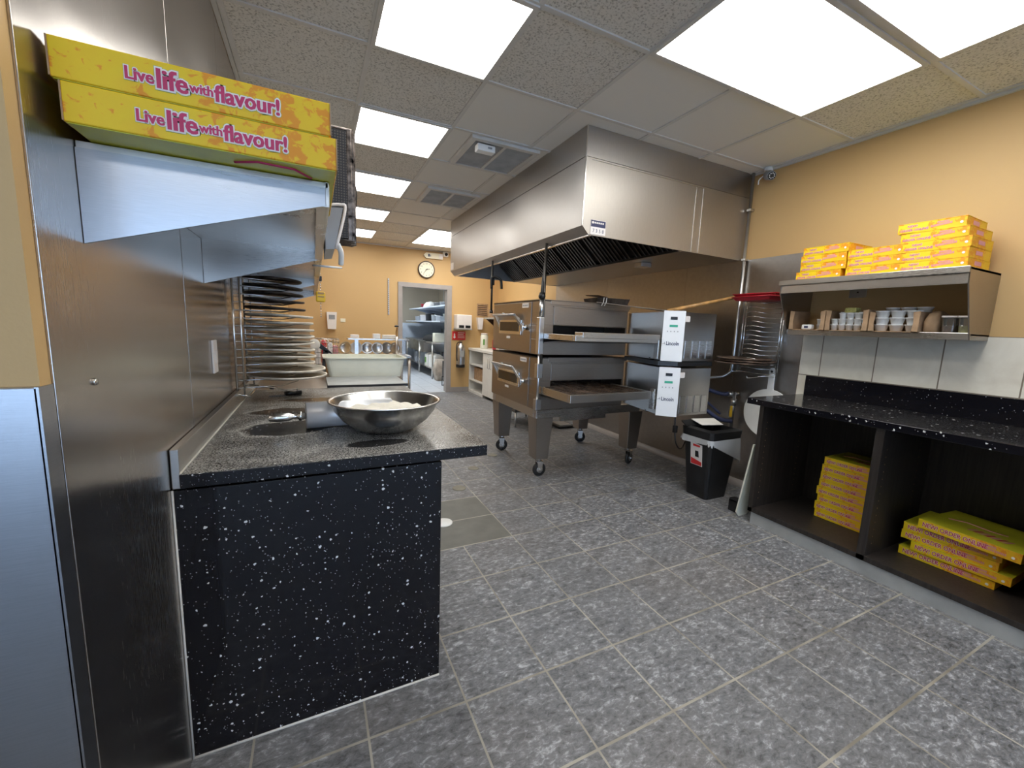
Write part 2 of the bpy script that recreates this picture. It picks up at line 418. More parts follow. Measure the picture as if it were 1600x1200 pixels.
def text(bm, s, size, origin, right, up, mi=0, off=0, depth=.0004, lift=0, xs=1):
    """adds lettering to bm; origin = left end of the baseline"""
    cu = bpy.data.curves.new('t', 'FONT'); cu.body = s; cu.size = size; cu.offset = off; cu.extrude = depth
    cu.resolution_u = 2
    to = bpy.data.objects.new('t', cu); C.objects.link(to)
    dg = bpy.context.evaluated_depsgraph_get(); dg.update()
    me = bpy.data.meshes.new_from_object(to.evaluated_get(dg))
    r = Vector(right).normalized(); u = Vector(up).normalized(); n = r.cross(u)
    m = Matrix((( r.x*xs, u.x, n.x, origin[0]+n.x*lift), (r.y*xs, u.y, n.y, origin[1]+n.y*lift), (r.z*xs, u.z, n.z, origin[2]+n.z*lift), (0, 0, 0, 1)))
    me.transform(m)
    wd = max((v.co-Vector(origin)).dot(r) for v in me.vertices) if len(me.vertices) else 0
    k = len(bm.faces); bm.from_mesh(me); bm.faces.ensure_lookup_table()
    for f in bm.faces[k:]: f.material_index = mi
    bpy.data.objects.remove(to); bpy.data.curves.remove(cu); bpy.data.meshes.remove(me)
    return wd
ORD = ['topmost', 'second from the top', 'third from the top', 'fourth from the top', 'fifth from the top', 'sixth from the top', 'seventh from the top', 'eighth from the top', 'ninth from the top', 'tenth from the top', 'eleventh from the top', 'twelfth from the top', 'thirteenth from the top', 'second from the bottom', 'lowest']

# ================================================================ ROOM
XL, XR, YB, ZC = -.36, 3.37, 7.70, 2.659
b = mk(); box(b, -4.2, 3.6, -4.2, 7.72, -.1, 0); struct('floor', b, 'floor')
b = mk(); box(b, .5, 4.4, 7.72, 13.6, -.1, .0); struct('floor_back_room', b, 'tile_white')
b = mk(); box(b, -4.2, 3.6, -4.2, 7.7, ZC+.001, ZC+.1); struct('ceiling', b, 'ceiling')
b = mk(); box(b, .5, 4.4, 7.82, 13.6, ZC, ZC+.1); struct('ceiling_back_room', b, 'cream_wall')
# tees
b = mk(); t = .012
for k in range(-9, 10):
    y = 1.70+.61*k
    if y < 7.69: box(b, -4, XR, y-t, y+t, ZC-.006, ZC+.002)
for k in range(-7, 6):
    x = .285+.61*k
    if x < XR: box(b, x-t, x+t, -4, 7.69, ZC-.0055, ZC+.002)
struct('trim_1', b, 'tee')
b = mk()
box(b, XR-.02, XR, -4, 7.69, ZC-.02, ZC); box(b, .65, XR, YB-.02, YB, ZC-.02, ZC); box(b, XL, XL+.02, .83, 7.69, ZC-.012, ZC)
struct('trim_2', b, 'tee')
b = mk(); box(b, XR, XR+.12, -4.2, 7.82, 0, ZC+.05); struct('wall_right', b, 'orange')
# back wall with door opening
b = mk()
box(b, XL-.3, 1.40, YB, YB+.12, 0, ZC+.05); box(b, 2.38, XR+.1, YB, YB+.12, 0, ZC+.05); box(b, 1.40, 2.38, YB, YB+.12, 2.03, ZC+.05)
struct('wall_back', b, 'orange')
b = mk()
box(b, 1.39, 1.47, YB-.02, YB+.14, 0, 2.045, .004); box(b, 2.305, 2.40, YB-.02, YB+.14, 0, 2.045, .004); box(b, 1.39, 2.40, YB-.022, YB+.14, 1.965, 2.047, .004)
struct('door_1', b, 'grey')
b = mk(); box(b, 2.40, 2.77, YB-.012, YB, 0, .09); struct('baseboard_back', b, 'grey')
# left wall (steel clad) with end column
b = mk(); box(b, XL-.45, XL-.004, .833, 7.82, 0, ZC+.05); struct('wall_left', b, 'orange')
b = mk(); box(b, XL-.46, XL-.002, .822, .836, 0, 1.202, .002); box(b, XL-.006, XL-.001, .822, .86, 0, 1.202)
struct('trim_3', b, 'steel_cool_lit')
b = mk()
for y0, y1 in ((.862, 1.612), (1.618, 2.395), (2.40, 4.6)): box(b, XL-.004, XL, y0, y1, 0, 2.64, .001)
struct('trim_4', b, 'steel_wall')
# far front area behind the camera
b = mk(); box(b, -4.3, -4.2, -4.2, .9, 0, ZC+.05); struct('wall_far_left', b, 'cream_wall')
b = mk(); box(b, -4.2, XL-.44, .84, .94, 0, ZC+.05); struct('wall_partition', b, 'orange')
b = mk(); box(b, -4.2, 3.5, -4.3, -4.2, 0, .15); box(b, -4.2, 3.5, -4.3, -4.2, 2.45, ZC+.05)
for x in (-4.2, -1.7, .8, 3.3): box(b, x, x+.12, -4.3, -4.2, .15, 2.45)
struct('wall_front', b, 'cream_wall')
for i, x in enumerate((-4.08, -1.58, .92)):
    b = mk(); box(b, x, x+2.38, -4.26, -4.255, .15, 2.45); struct('window_%d' % (i+1), b, 'winglass')
# back room walls
b = mk(); box(b, .5, .6, 7.82, 13.6, 0, ZC); struct('wall_back_room_left', b, 'cream_wall')
b = mk(); box(b, .5, 4.4, 13.5, 13.6, 0, ZC); struct('wall_back_room_back', b, 'cream_wall')
b = mk(); box(b, 3.75, 3.85, 7.82, 13.6, 0, ZC); struct('wall_back_room_right', b, 'cream_wall')
# steel splash panels and tile on right wall
b = mk()
ys = [1.862, 2.405, 3.02, 4.25, 5.48]
for y0, y1 in zip(ys, ys[1:]): box(b, XR-.006, XR, y0+.001, y1-.001, .045, 1.955, .001)
struct('trim_5', b, 'steel_rwall')
b = mk(); cyl(b, (XR-.012, .4, 0.0), (XR-.012, 5.5, 0.0), .05, n=12)
struct('baseboard_right', b, 'grey')
b = mk(); box(b, XR-.010, XR, -1.2, 1.858, .05, 1.358, .001); struct('trim_6', b, 'tile_wall')

# ceiling lights
def light(x0, x1, y0, y1, label, mat='panel', name='ceiling_light'):
    t = thing(name, label, 'ceiling light', ((x0+x1)/2, (y0+y1)/2, ZC), group='ceiling light panels')
    f = mk(); e = .022
    for a in ((x0, x1, y0, y0+e), (x0, x1, y1-e, y1), (x0, x0+e, y0+e, y1-e), (x1-e, x1, y0+e, y1-e)): box(f, *a, ZC-.013, ZC)
    obj('frame', f, 'tee', t)
    d = mk(); box(d, x0+e, x1-e, y0+e, y1-e, ZC-.009, ZC-.004); obj('diffuser', d, mat, t)
where = ['nearest square panel in the left row, above the counter', 'second square panel in the left row', 'third square panel in the left row', 'fourth square panel in the left row', 'farthest square panel in the left row']
for k in range(5): light(.285, .895, 1.70+1.22*k, 2.31+1.22*k, 'lit ceiling light, '+where[k])
light(.285, .895, .48, 1.09, 'square ceiling light panel above the camera, out of view')
light(1.505, 2.725, 1.10, 1.70, 'large lit rectangular ceiling panel in front of the hood')
light(1.505, 2.725, .49, 1.08, 'large lit rectangular ceiling panel cut by the top right corner')
light(1.505, 2.725, 6.58, 7.18, 'lit ceiling panel closest to the back wall, beside the hood')
light(1.505, 2.725, 5.98, 6.57, 'lit ceiling panel peeking past the far end of the hood')
light(-1.2, 0, -1.95, -1.35, 'ceiling light panel behind the camera on the left')
light(1.505, 2.725, -1.95, -1.35, 'ceiling light panel behind the camera on the right')
light(1.505, 2.115, 9.0, 9.6, 'cool white light panel in the back room ceiling', 'panelcool')
light(1.505, 2.115, 11.2, 11.8, 'cool white light panel far inside the back room', 'panelcool')
# vents
def vent(x0, x1, y0, y1, label):
    t = thing('ceiling_vent', label, 'vent', ((x0+x1)/2, (y0+y1)/2, ZC), group='ceiling vents')
    f = mk(); e = .04; xm = (x0+x1)/2
    for a in ((x0, x1, y0, y0+e), (x0, x1, y1-e, y1), (x0, x0+e, y0+e, y1-e), (x1-e, x1, y0+e, y1-e), (xm-.012, xm+.012, y0+e, y1-e)): box(f, *a, ZC-.025, ZC)
    obj('frame', f, 'tee', t)
    k = mk(); box(k, x0+.03, x1-.03, y0+.03, y1-.03, ZC-.003, ZC); obj('backing', k, 'black', t)
    s = mk(); n = 14
    for i in range(n):
        y = y0+e+(y1-y0-2*e)*(i+.5)/n
        box(s, x0+e, x1-e, -.015, .015, -.001, .001, M4=Matrix.Translation((0, y, ZC-.012)) @ Matrix.Rotation(-.45, 4, 'X'))
    obj('slat', s, 'louvre', t)
vent(1.05, 1.60, 2.94, 3.50, 'square louvred return vent nearer the camera, with a white sensor clipped on')
vent(1.05, 1.60, 4.20, 4.74, 'farther square louvred return vent beside the hood')
b = mk(); box(b, 1.11, 1.25, 2.99, 3.06, ZC-.075, ZC-.027, .008); box(b, 1.19, 1.22, 2.982, 2.992, ZC-.055, ZC-.045, mi=1)
tag(obj('air_sensor', b, ['white', 'greyp'], loc=(1.18, 3.02, ZC-.05)), 'small white sensor box clipped to the nearer ceiling vent', 'sensor')

# ================================================================ HOOD
t = thing('extractor_hood', 'huge stainless steel extractor hood hanging over the pizza ovens', 'extractor hood', (2.5, 3.9, 1.95))
hx, hy0, hy1, hz = 1.672, 2.427, 5.44, 2.463
b = mk()   # front skirt: profile in xz extruded along y
prism(b, [(hx, hy0+.0125, hz-.002), (hx, hy0+.0125, 2.02), (hx+.055, hy0+.0125, 1.965), (hx+.075, hy0+.0125, 1.965), (hx+.075, hy0+.0125, 1.985), (hx+.02, hy0+.0125, 2.035), (hx+.02, hy0+.0125, hz-.002)], (0, hy1-hy0-.025, 0))
obj('front_panel', b, 'steel_v', t)
b = mk()
for y in (hy0, hy1-.012):
    b = mk(); prism(b, [(hx, y, hz), (hx, y, 2.02), (hx+.055, y, 1.965), (XR-.008, y, 1.950), (XR-.008, y, hz)], (0, .012, 0))
    obj('end_panel', b, 'steel_end', t)
b = mk(); box(b, hx, XR-.008, hy0, hy1, hz+.003, ZC-.001); obj('top_panel', b, 'steel_v', t)
b = mk(); box(b, 2.722, 2.726, hy0-.004, hy0, 1.965, 2.452); box(b, 2.80, 2.804, hy0-.004, hy0, 1.965, 2.452); box(b, hx+.05, 2.80, hy0-.003, hy0, 2.449, 2.453); box(b, hx-.002, hx+.004, hy0-.003, hy0+.004, 2.02, ZC)
obj('seam_strip', b, 'steel_bright', t)
b = mk(); box(b, hx+.055, hx+.078, hy0, hy1, 1.958, 1.968); obj('drip_lip', b, 'steel_bright', t)
b = mk(); box(b, 2.62, XR-.008, hy0+.012, hy1-.012, 1.955, 1.965); box(b, 2.61, 2.635, hy0+.012, hy1-.012, 1.95, 1.985)
obj('plenum', b, 'steel_rwall', t)
b = mk(); box(b, hx+.02, 2.9, hy0+.012, hy1-.012, 2.44, 2.46); obj('inner_top', b, 'steel_dark', t)
# baffle filters sloping from the rear gutter up to the front
fd = Vector((2.35-2.625, 0, 2.21-1.975)); flen = fd.length*1.15; fd.normalize()
nf = 6; wy = (hy1-hy0-.04)/nf; ang = math.atan2(fd.z, fd.x)
for i in range(nf):
    f = mk(); y0 = hy0+.02+i*wy
    T = Matrix.Translation((2.625, 0, 1.975)) @ Matrix.Rotation(-ang, 4, 'Y')
    box(f, 0, flen, y0+.002, y0+wy-.002, -.006, .002, M4=T)
    for e in (0, flen-.02): box(f, e, e+.02, y0+.004, y0+wy-.004, -.03, .03, M4=T)
    n = 9
    for k in range(n):
        y = y0+.02+(wy-.04)*(k+.5)/n
        box(f, .02, flen-.02, y-.014, y+.010, .016, .030, M4=T); box(f, .02, flen-.02, y-.014, y-.006, .030, .034, mi=1, M4=T)
    o = obj('baffle_filter', f, ['filter', 'baffle'], t)
b = mk(); box(b, 1.739, 1.868, hy0-.003, hy0-.0005, 1.972, 2.068)
s = obj('sticker', b, 'whitep', t, label='navy and white hood maker sticker')
b = mk(); box(b, 1.741, 1.866, hy0-.0036, hy0-.0031, 2.022, 2.066)
cyl(b, (1.757, hy0-.0040, 2.05), (1.757, hy0-.0036, 2.05), .009, n=12, mi=1)
for i in range(5): box(b, 1.77+i*.017, 1.782+i*.017, hy0-.0042, hy0-.0036, 2.044, 2.055, mi=1)
for i, ch in enumerate('7358'): text(b, ch, .034, (1.756+i*.027, hy0-.0032, 1.985), (1, 0, 0), (0, 0, 1), 0)
obj('print', b, ['navy', 'whitep'], s)
b = mk(); box(b, hx-.003, hx-.001, 5.30, 5.42, 2.03, 2.12); obj('sticker', b, 'whitep', t)
b = mk(); box(b, 2.75, 2.87, 3.0, 3.10, 1.915, 1.954, .003); obj('junction_box', b, 'alu', t)
# suppression nozzle rods
def rod(x, y, z0, lbl, gun=False):
    t = thing('drop_pipe', lbl, 'pipe', (x, y, z0), group='pipes hanging under the hood')
    b = mk(); cyl(b, (x, y, z0), (x, y, 1.988), .011); obj('pipe', b, 'steel_dark', t)
    b = mk(); cyl(b, (x, y, z0), (x, y, z0+.03), .018); cyl(b, (x, y, z0+.29), (x, y, z0+.32), .018); obj('collar', b, 'steel_dark', t)
rod(1.702, 2.955, .90, 'thin dark pipe dropping from the hood past the near corner of the ovens')
rod(1.702, 4.06, 1.45, 'thin dark pipe dropping from the hood at the far corner of the ovens')
t = thing('spray_gun', 'black spray gun clipped on the far hood pipe', 'spray gun', (1.70, 4.03, 1.74))
b = mk(); tube(b, arc([(1.68, 4.02, 1.70), (1.68, 4.02, 1.80), (1.71, 4.0, 1.82), (1.76, 3.97, 1.79), (1.77, 3.96, 1.70)]), .013); obj('handle', b, 'black', t)
b = mk(); box(b, 1.675, 1.715, 4.02, 4.05, 1.74, 1.82, .005); obj('clip', b, 'black', t)

# ================================================================ OVENS
def oven(z0, label):
    x0, x1, y0, y1 = 1.69, 2.62, 2.985, 3.95; H = .455
    t = thing('conveyor_oven', label, 'oven', (2.2, 3.4, z0), group='stacked conveyor ovens')
    b = mk()
    box(b, x0, x1, y0, y1, z0, z0+.13, .004)
    box(b, x0, x1, y0, y1, z0+.25, z0+H-.008, .004)
    box(b, x0, 1.82, y0, y1, z0+.13, z0+.25); box(b, 2.60, x1, y0, y1, z0+.13, z0+.25)
    box(b, x0+.13, x1-.02, y0-.006, y0, z0+.255, z0+.40, .002); box(b, x0+.12, x1, y0-.012, y0, z0+.405, z0+.412)
    box(b, x0+.10, x1+.02, y0-.004, y0+.02, z0+.42, z0+.452, .002)
    for xx in (1.86, 2.56): cyl(b, (xx, y0-.009, z0+.285), (xx, y0-.005, z0+.285), .007, n=8)
    box(b, 1.70, 2.60, y0-.008, y0, z0+.095, z0+.102)
    obj('body', b, 'steel_oven', t)
    b = mk(); box(b, 1.82, 2.60, y0+.30, y0+.31, z0+.13, z0+.25); obj('baking_chamber', b, 'black', t)
    b = mk(); box(b, x0-.006, x0, 3.13, y1-.004, z0+.006, z0+H-.012, .002); d = obj('door', b, 'steel_oven', t)
    X = x0-.006
    b = mk(); box(b, X-.010, X, 3.30, 3.78, z0+.155, z0+.29, .003); obj('window_frame', b, 'steel_bright', d)
    b = mk(); box(b, X-.013, X-.010, 3.34, 3.75, z0+.185, z0+.27); obj('window', b, 'glass', d)
    b = mk(); cyl(b, (X-.048, 3.36, z0+.335), (X-.048, 3.84, z0+.335), .011)
    for ya, yb in ((3.375, 3.285), (3.825, 3.79)):
        prism(b, [(X-.055, ya-.02, z0+.342), (X-.055, ya+.02, z0+.342), (X, yb+.025, z0+.215), (X, yb-.015, z0+.215)], (.006, 0, .004))
        prism(b, [(X, yb-.015, z0+.215), (X, ya-.02, z0+.31), (X-.055, ya-.02, z0+.342)], (0, .003, 0))
    cyl(b, (X-.048, 3.60, z0+.345), (X-.048, 3.60, z0+.355), .012)
    obj('handle', b, 'alu', d)
    b = mk(); lathe(b, (X, 3.21, z0+.225), [(.022, 0), (.022, -.02), (.012, -.028), (.012, -.04)], 16, axis='x'); box(b, X-.045, X-.03, 3.205, 3.215, z0+.19, z0+.26)
    obj('latch', b, 'chrome', d)
    b = mk(); box(b, X-.003, X, 3.18, 3.30, z0+.395, z0+.435, .001); 
    for i in range(6): box(b, X-.0036, X-.003, 3.285-i*.016-.011, 3.285-i*.016, z0+.408, z0+.422, mi=1)
    obj('nameplate', b, ['whitep', 'greyp'], d)
    b = mk(); box(b, X-.003, X, 3.53, 3.61, z0+.115, z0+.137, .001); obj('small_label', b, 'whitep', d)
    b = mk(); box(b, x0-.004, x1, y0, y1, z0+H-.008, z0+H); obj('top_gasket', b, 'black', t)
    return t
up = oven(1.09, 'upper of the two stacked stainless conveyor ovens with a windowed door')
lo = oven(.615, 'lower of the two stacked stainless conveyor ovens, standing on castered legs')
b = mk(); prism(b, [(1.686, 2.985, 1.545), (2.62, 2.985, 1.545), (2.62, 3.95, 1.545), (1.686, 3.95, 1.545)], (0, 0, .006)); obj('lid', b, 'steel_oven', up)
# conveyors
def conveyor(t, zt, th, y0, x0=1.70, x1=2.50, raised=False):
    b = mk()
    box(b, x0, x1, y0, y0+.03, zt-th, zt, .003); box(b, x0, x0+.02, y0+.031, 3.0, zt-th, zt, .003); box(b, x1-.02, x1, y0+.031, 3.0, zt-th, zt, .003)
    box(b, x0+.01, x1-.01, y0+.02, 3.28, zt-th, zt-th+.008)
    if raised:
        box(b, x0+.06, x1+.02, y0-.004, y0+.10, zt-.02, zt+.022, .003)
    obj('conveyor_frame', b, 'steel', t)
    b = mk(); n = 22
    for i in range(n):
        y = y0+.04+i*(3.27-y0-.04)/n; cyl(b, (x0+.02, y, zt-.012), (x1-.02, y, zt-.012), .0022, n=5)
    for i in range(9):
        x = x0+.03+i*(x1-x0-.06)/8; cyl(b, (x, y0+.03, zt-.012), (x, 3.27, zt-.012), .003, n=5)
    obj('wire_belt', b, 'discbrown', t)
    b = mk(); prism(b, [(x0+.03, y0+.03, zt-th-.004), (x1-.03, y0+.03, zt-th-.004), (x1-.03, 3.0, zt-th-.03), (x0+.03, 3.0, zt-th-.03)], (0, 0, .006)); obj('crumb_tray', b, 'steel_dark', t)
conveyor(lo, .828, .062, 2.49)
conveyor(up, 1.272, .045, 2.47, raised=True)
# control boxes
def control(t, z0, z1):
    pts = [(2.64, 2.99), (2.545, 2.45), (2.645, 2.355), (3.01, 2.355), (3.01, 2.99)]
    b = mk(); prism(b, [(x, y, z0) for x, y in pts], (0, 0, z1-z0)); c = obj('control_box', b, 'steel', t)
    p = Vector((2.53, 2.46, z0-.004)); q = Vector((2.645, 2.347, z0-.004)); n = Vector((-(p-q).y, (p-q).x, 0)).normalized()
    if n.y > 0: n = -n
    b = mk(); prism(b, [p, q, q+n*.012, p+n*.012], (0, 0, z1-z0+.012)); obj('control_panel', b, 'enamel', c, label='white front panel with display')
    r = (q-p).normalized(); O = p+n*.0125; hgt = z1-z0; W = (q-p).length
    def at(u, v): return O+r*(u*W)+Vector((0, 0, v*hgt))
    def plate(bm, u0, u1, v0, v1, mi): prism(bm, [at(u0, v0), at(u1, v0), at(u1, v1), at(u0, v1)], n*.002, mi)
    b = mk(); plate(b, .32, .64, .85, .91, 0); plate(b, .30, .68, .70, .745, 1)
    for i in range(4): plate(b, .20+i*.16, .24+i*.16, .60, .622, 2)
    obj('display', b, ['black', 'green', 'greyp'], c)
    b = mk(); text(b, 'Lincoln', .043, at(.2, .33), r, (0, 0, 1), 0, .0006, .0008, .001, xs=.78)
    obj('lettering', b, 'navy', c)
    b = mk(); tube(b, [at(.04, .35)+n*.002, at(.10, .37)+n*.002, at(.15, .345)+n*.002, at(.13, .39)+n*.002], .0012, 5); obj('logo', b, 'navy', c)
    b = mk()
    for i in range(4):
        x = 2.672+i*.083; box(b, x, x+.064, 2.351, 2.355, z0+.02, z0+.165, .002)
    obj('louvre', b, 'steel_bright', c)
    b = mk(); box(b, 2.655, 2.705, 2.353, 2.355, z1-.075, z1-.03); obj('warning_label', b, 'whitep', c)
    b = mk(); cyl(b, (2.60, 2.62, z0-.01), (2.60, 2.62, z0+.01), .018, .03); 
    obj('foot', b, 'black', c)
control(up, 1.092, 1.480); control(lo, .640, 1.030)
b = mk(); box(b, 2.505, 2.545, 2.47, 2.52, 1.10, 1.27, .003); obj('end_bracket', b, 'steel_bright', up)
b = mk(); box(b, 2.505, 2.545, 2.47, 2.52, .68, .85, .003); obj('end_bracket', b, 'steel_bright', lo)
b = mk(); prism(b, [(2.62, 2.99, 1.05), (2.50, 2.45, 1.05), (2.62, 2.36, 1.05), (3.02, 2.36, 1.05), (3.02, 2.99, 1.05)], (0, 0, .035)); obj('shroud', b, 'black', lo)
# stand
b = mk(); x0, x1, y0, y1 = 1.70, 2.86, 2.99, 3.94
box(b, x0, x1, y0, y0+.05, .54, .614, .003); box(b, x0, x1, y1-.05, y1, .54, .614, .003); box(b, x0, x0+.05, y0+.052, y1-.052, .54, .614, .003); box(b, x1-.05, x1, y0+.052, y1-.052, .54, .614, .003)
box(b, x0+.25, x0+.75, y0+.005, y0+.03, .50, .56)
obj('stand_frame', b, 'steel', lo)
for cx, cy in ((1.785, 3.065), (1.785, 3.87), (2.80, 3.05), (2.80, 3.87)):
    b = mk(); a, c = .083, .062
    vs = [b.verts.new((cx+sx*r, cy+sy*r, z)) for z, r in ((.165, c), (.545, a)) for sx, sy in ((-1, -1), (1, -1), (1, 1), (-1, 1))]
    for f in ((3, 2, 1, 0), (4, 5, 6, 7), (0, 1, 5, 4), (1, 2, 6, 5), (2, 3, 7, 6), (3, 0, 4, 7)): b.faces.new([vs[i] for i in f])
    bmesh.ops.bevel(b, geom=b.edges[:], offset=.004, segments=1, affect='EDGES')
    lg = obj('leg', b, 'steel_oven', lo)
    rz = random.uniform(-.5, .9); R = Matrix.Translation((cx, cy, 0)) @ Matrix.Rotation(rz, 4, 'Z')
    b = mk(); lathe(b, (0, 0, 0), [(.015, -.017), (.050, -.017), (.060, -.012), (.063, 0), (.060, .012), (.050, .017), (.015, .017)], 24, axis='y'); b.transform(Matrix.Translation((0, -.02, .063)))
    lathe(b, (0, -.02, .063), [(.001, -.019), (.030, -.019), (.032, -.012), (.032, .012), (.030, .019), (.001, .019)], 20, axis='y', mi=1)
    b.transform(R); obj('caster_wheel', b, ['rubber', 'alu'], lg)
    b = mk(); cyl(b, (0, 0, .135), (0, 0, .166), .03)
    for s in (-1, 1): prism(b, [(-.02, -.02+0, .063-.012), (.02, -.02, .063-.012), (.028, -.02, .140), (-.028, -.02, .140)], (0, .003, 0)); b.verts.ensure_lookup_table(); bmesh.ops.translate(b, vec=(0, s*.023, 0), verts=b.verts[-8:])
    cyl(b, (0, -.05, .063), (0, .012, .063), .008); box(b, -.03, .03, -.048, .008, .132, .14)
    b.transform(R); obj('caster_fork', b, 'chrome', lg)
# electrical fittings on oven corner
t = thing('electrical_conduit', 'grey electrical boxes and conduit on the near corner of the ovens', 'conduit', (1.665, 2.95, .62))
b = mk(); box(b, 1.655, 1.70, 2.925, 2.978, 1.10, 1.40, .004); obj('switch_box', b, 'alu', t)
b = mk(); cyl(b, (1.68, 2.95, 1.40), (1.68, 2.95, 1.54), .018); cyl(b, (1.68, 2.95, .62), (1.68, 2.95, 1.10), .011); obj('pipe', b, 'alu', t)
for za, zb in ((.90, 1.02), (.63, .72)):
    b = mk(); box(b, 1.655, 1.705, 2.925, 2.978, za, zb, .004); obj('junction_box', b, 'alu', t)
b = mk(); tube(b, arc([(1.68, 2.95, 1.54), (1.68, 2.95, 1.62), (1.70, 2.97, 1.72), (1.74, 3.0, 1.95)]), .014); lathe(b, (1.68, 2.95, 1.55), [(.025, 0), (.03, .02), (.02, .05)], 12); obj('cable', b, 'black', t)
# things on top of the oven
t = thing('baking_tray', 'dark shallow tray with white clips lying on top of the upper oven', 'tray', (2.47, 3.14, 1.552))
A = [(2.30, 3.02), (2.62, 3.00), (2.66, 3.24), (2.34, 3.27)]
b = mk(); prism(b, [(x, y, 1.552) for x, y in A], (0, 0, .004))
for k in range(4):
    p, q = A[k], A[(k+1) % 4]; zz = (1.600, 1.607, 1.607, 1.600)
    cxy = (2.48, 3.13); o1 = [(a-c)*.10 for a, c in zip(p, cxy)]; o2 = [(a-c)*.10 for a, c in zip(q, cxy)]
    prism(b, [(*p, 1.553), (*q, 1.553), (q[0]+o2[0], q[1]+o2[1], 1.603), (p[0]+o1[0], p[1]+o1[1], 1.603)], (.002, .003, 0))
obj('pan', b, 'discdark', t)
b = mk(); prism(b, [(2.20, 3.06, 1.612), (2.30, 3.0, 1.600), (2.40, 3.0, 1.606), (2.34, 3.05, 1.622)], (0, .03, .008)); obj('tab', b, 'brown', t)
b = mk()
for k in (0, .03): tube(b, [(2.30+k, 2.968, 1.530), (2.315+k, 2.966, 1.56), (2.335+k, 2.985, 1.602)], .004, 6)
obj('clip', b, 'white', t)
# wooden handled peel on control box
t = thing('pizza_peel', 'pizza peel with a long wooden handle sticking out over the oven control box', 'pizza peel', (2.7, 2.6, 1.484))
b = mk(); tube(b, [(2.62, 2.52, 1.492), (3.22, 2.30, 1.640)], .0135, 10); lathe(b, (3.225, 2.298, 1.641), [(.001, -.016), (.016, -.008), (.018, 0), (.016, .008), (.001, .016)], 12, axis='x'); obj('handle', b, 'wood', t)
b = mk(); prism(b, [(2.60, 2.46, 1.486), (2.66, 2.56, 1.486), (2.50, 3.06, 1.556), (2.25, 2.98, 1.556)], (0, 0, .004)); obj('blade', b, 'alu', t)
# power cord under lower control box
b = mk(); tube(b, arc([(2.66, 2.37, .64), (2.66, 2.36, .50), (2.68, 2.35, .40), (2.80, 2.40, .34), (3.0, 2.5, .40), (3.34, 2.55, .50)]), .006)
box(b, 2.645, 2.675, 2.345, 2.375, .50, .56, .004)
tag(obj('power_cord', b, 'black', loc=(2.66, 2.37, .34)), 'black power cord looping below the lower oven control box', 'cord')
# low stand behind oven
t = thing('low_stand', 'low steel stand on thin legs seen beneath the ovens', 'stand', (2.6, 4.9, 0))
b = mk(); box(b, 2.35, 2.85, 4.70, 5.3, .20, .40, .005); obj('body', b, 'steel_dark', t)
for x, y in ((2.37, 4.72), (2.82, 4.72), (2.37, 5.27), (2.82, 5.27)):
    b = mk(); cyl(b, (x, y, 0), (x, y, .2), .012); obj('leg', b, 'steel', t)
t = thing('floor_scale', 'small black and silver pad on the floor under the ovens', 'floor pad', (3.0, 4.55, 0))
b = mk(); box(b, 2.88, 3.14, 4.45, 4.75, 0, .035, .01); obj('base', b, 'black', t)
b = mk(); box(b, 2.92, 3.10, 4.49, 4.71, .035, .042, .003); obj('plate', b, 'alu', t)

# ================================================================ right wall fittings
t = thing('wall_conduit', 'long white conduit running down the right wall beside the hood', 'conduit', (3.34, 2.40, 1.0))
b = mk(); tube(b, [(3.335, 2.398, ZC-.002), (3.335, 2.398, 1.10)]+arc([(3.335, 2.398, 1.06), (3.33, 2.41, .99), (3.29, 2.45, .945), (3.2, 2.47, .935), (3.03, 2.47, .93)]), .0125, 10); obj('pipe', b, 'alu', t)
for z in (2.35, 1.945):
    b = mk(); box(b, 3.318, 3.37, 2.38, 2.416, z, z+.02, .003); obj('clip', b, 'alu', t)
t = thing('security_camera', 'small white dome security camera on the right wall under the ceiling', 'security camera', (3.30, 2.25, 2.60))
b = mk(); cyl(b, (3.33, 2.27, ZC), (3.33, 2.27, 2.63), .03); cyl(b, (3.33, 2.27, 2.64), (3.30, 2.25, 2.60), .012); obj('mount', b, 'white', t)
b = mk(); cyl(b, (3.33, 2.27, 2.60), (3.27, 2.20, 2.565), .036, .032); obj('body', b, 'greyp', t)
b = mk(); cyl(b, (3.27, 2.20, 2.565), (3.264, 2.193, 2.5615), .028); obj('lens', b, 'glass', t)
for k in range(8):
    a = k*PI/4
    bb = mk(); c = Vector((3.263, 2.192, 2.561)); u, v = frame_of((-.06, -.07, -.035)); p = c+(u*math.cos(a)+v*math.sin(a))*.018
    cyl(bb, p, p+Vector((-.002, -.002, -.001)), .004, n=8); obj('diode', bb, 'whitep', t)
b = mk(); tube(b, arc([(3.31, 2.29, 2.60), (3.27, 2.30, 2.56), (3.28, 2.31, 2.53)]), .004); obj('cable', b, 'white', t)
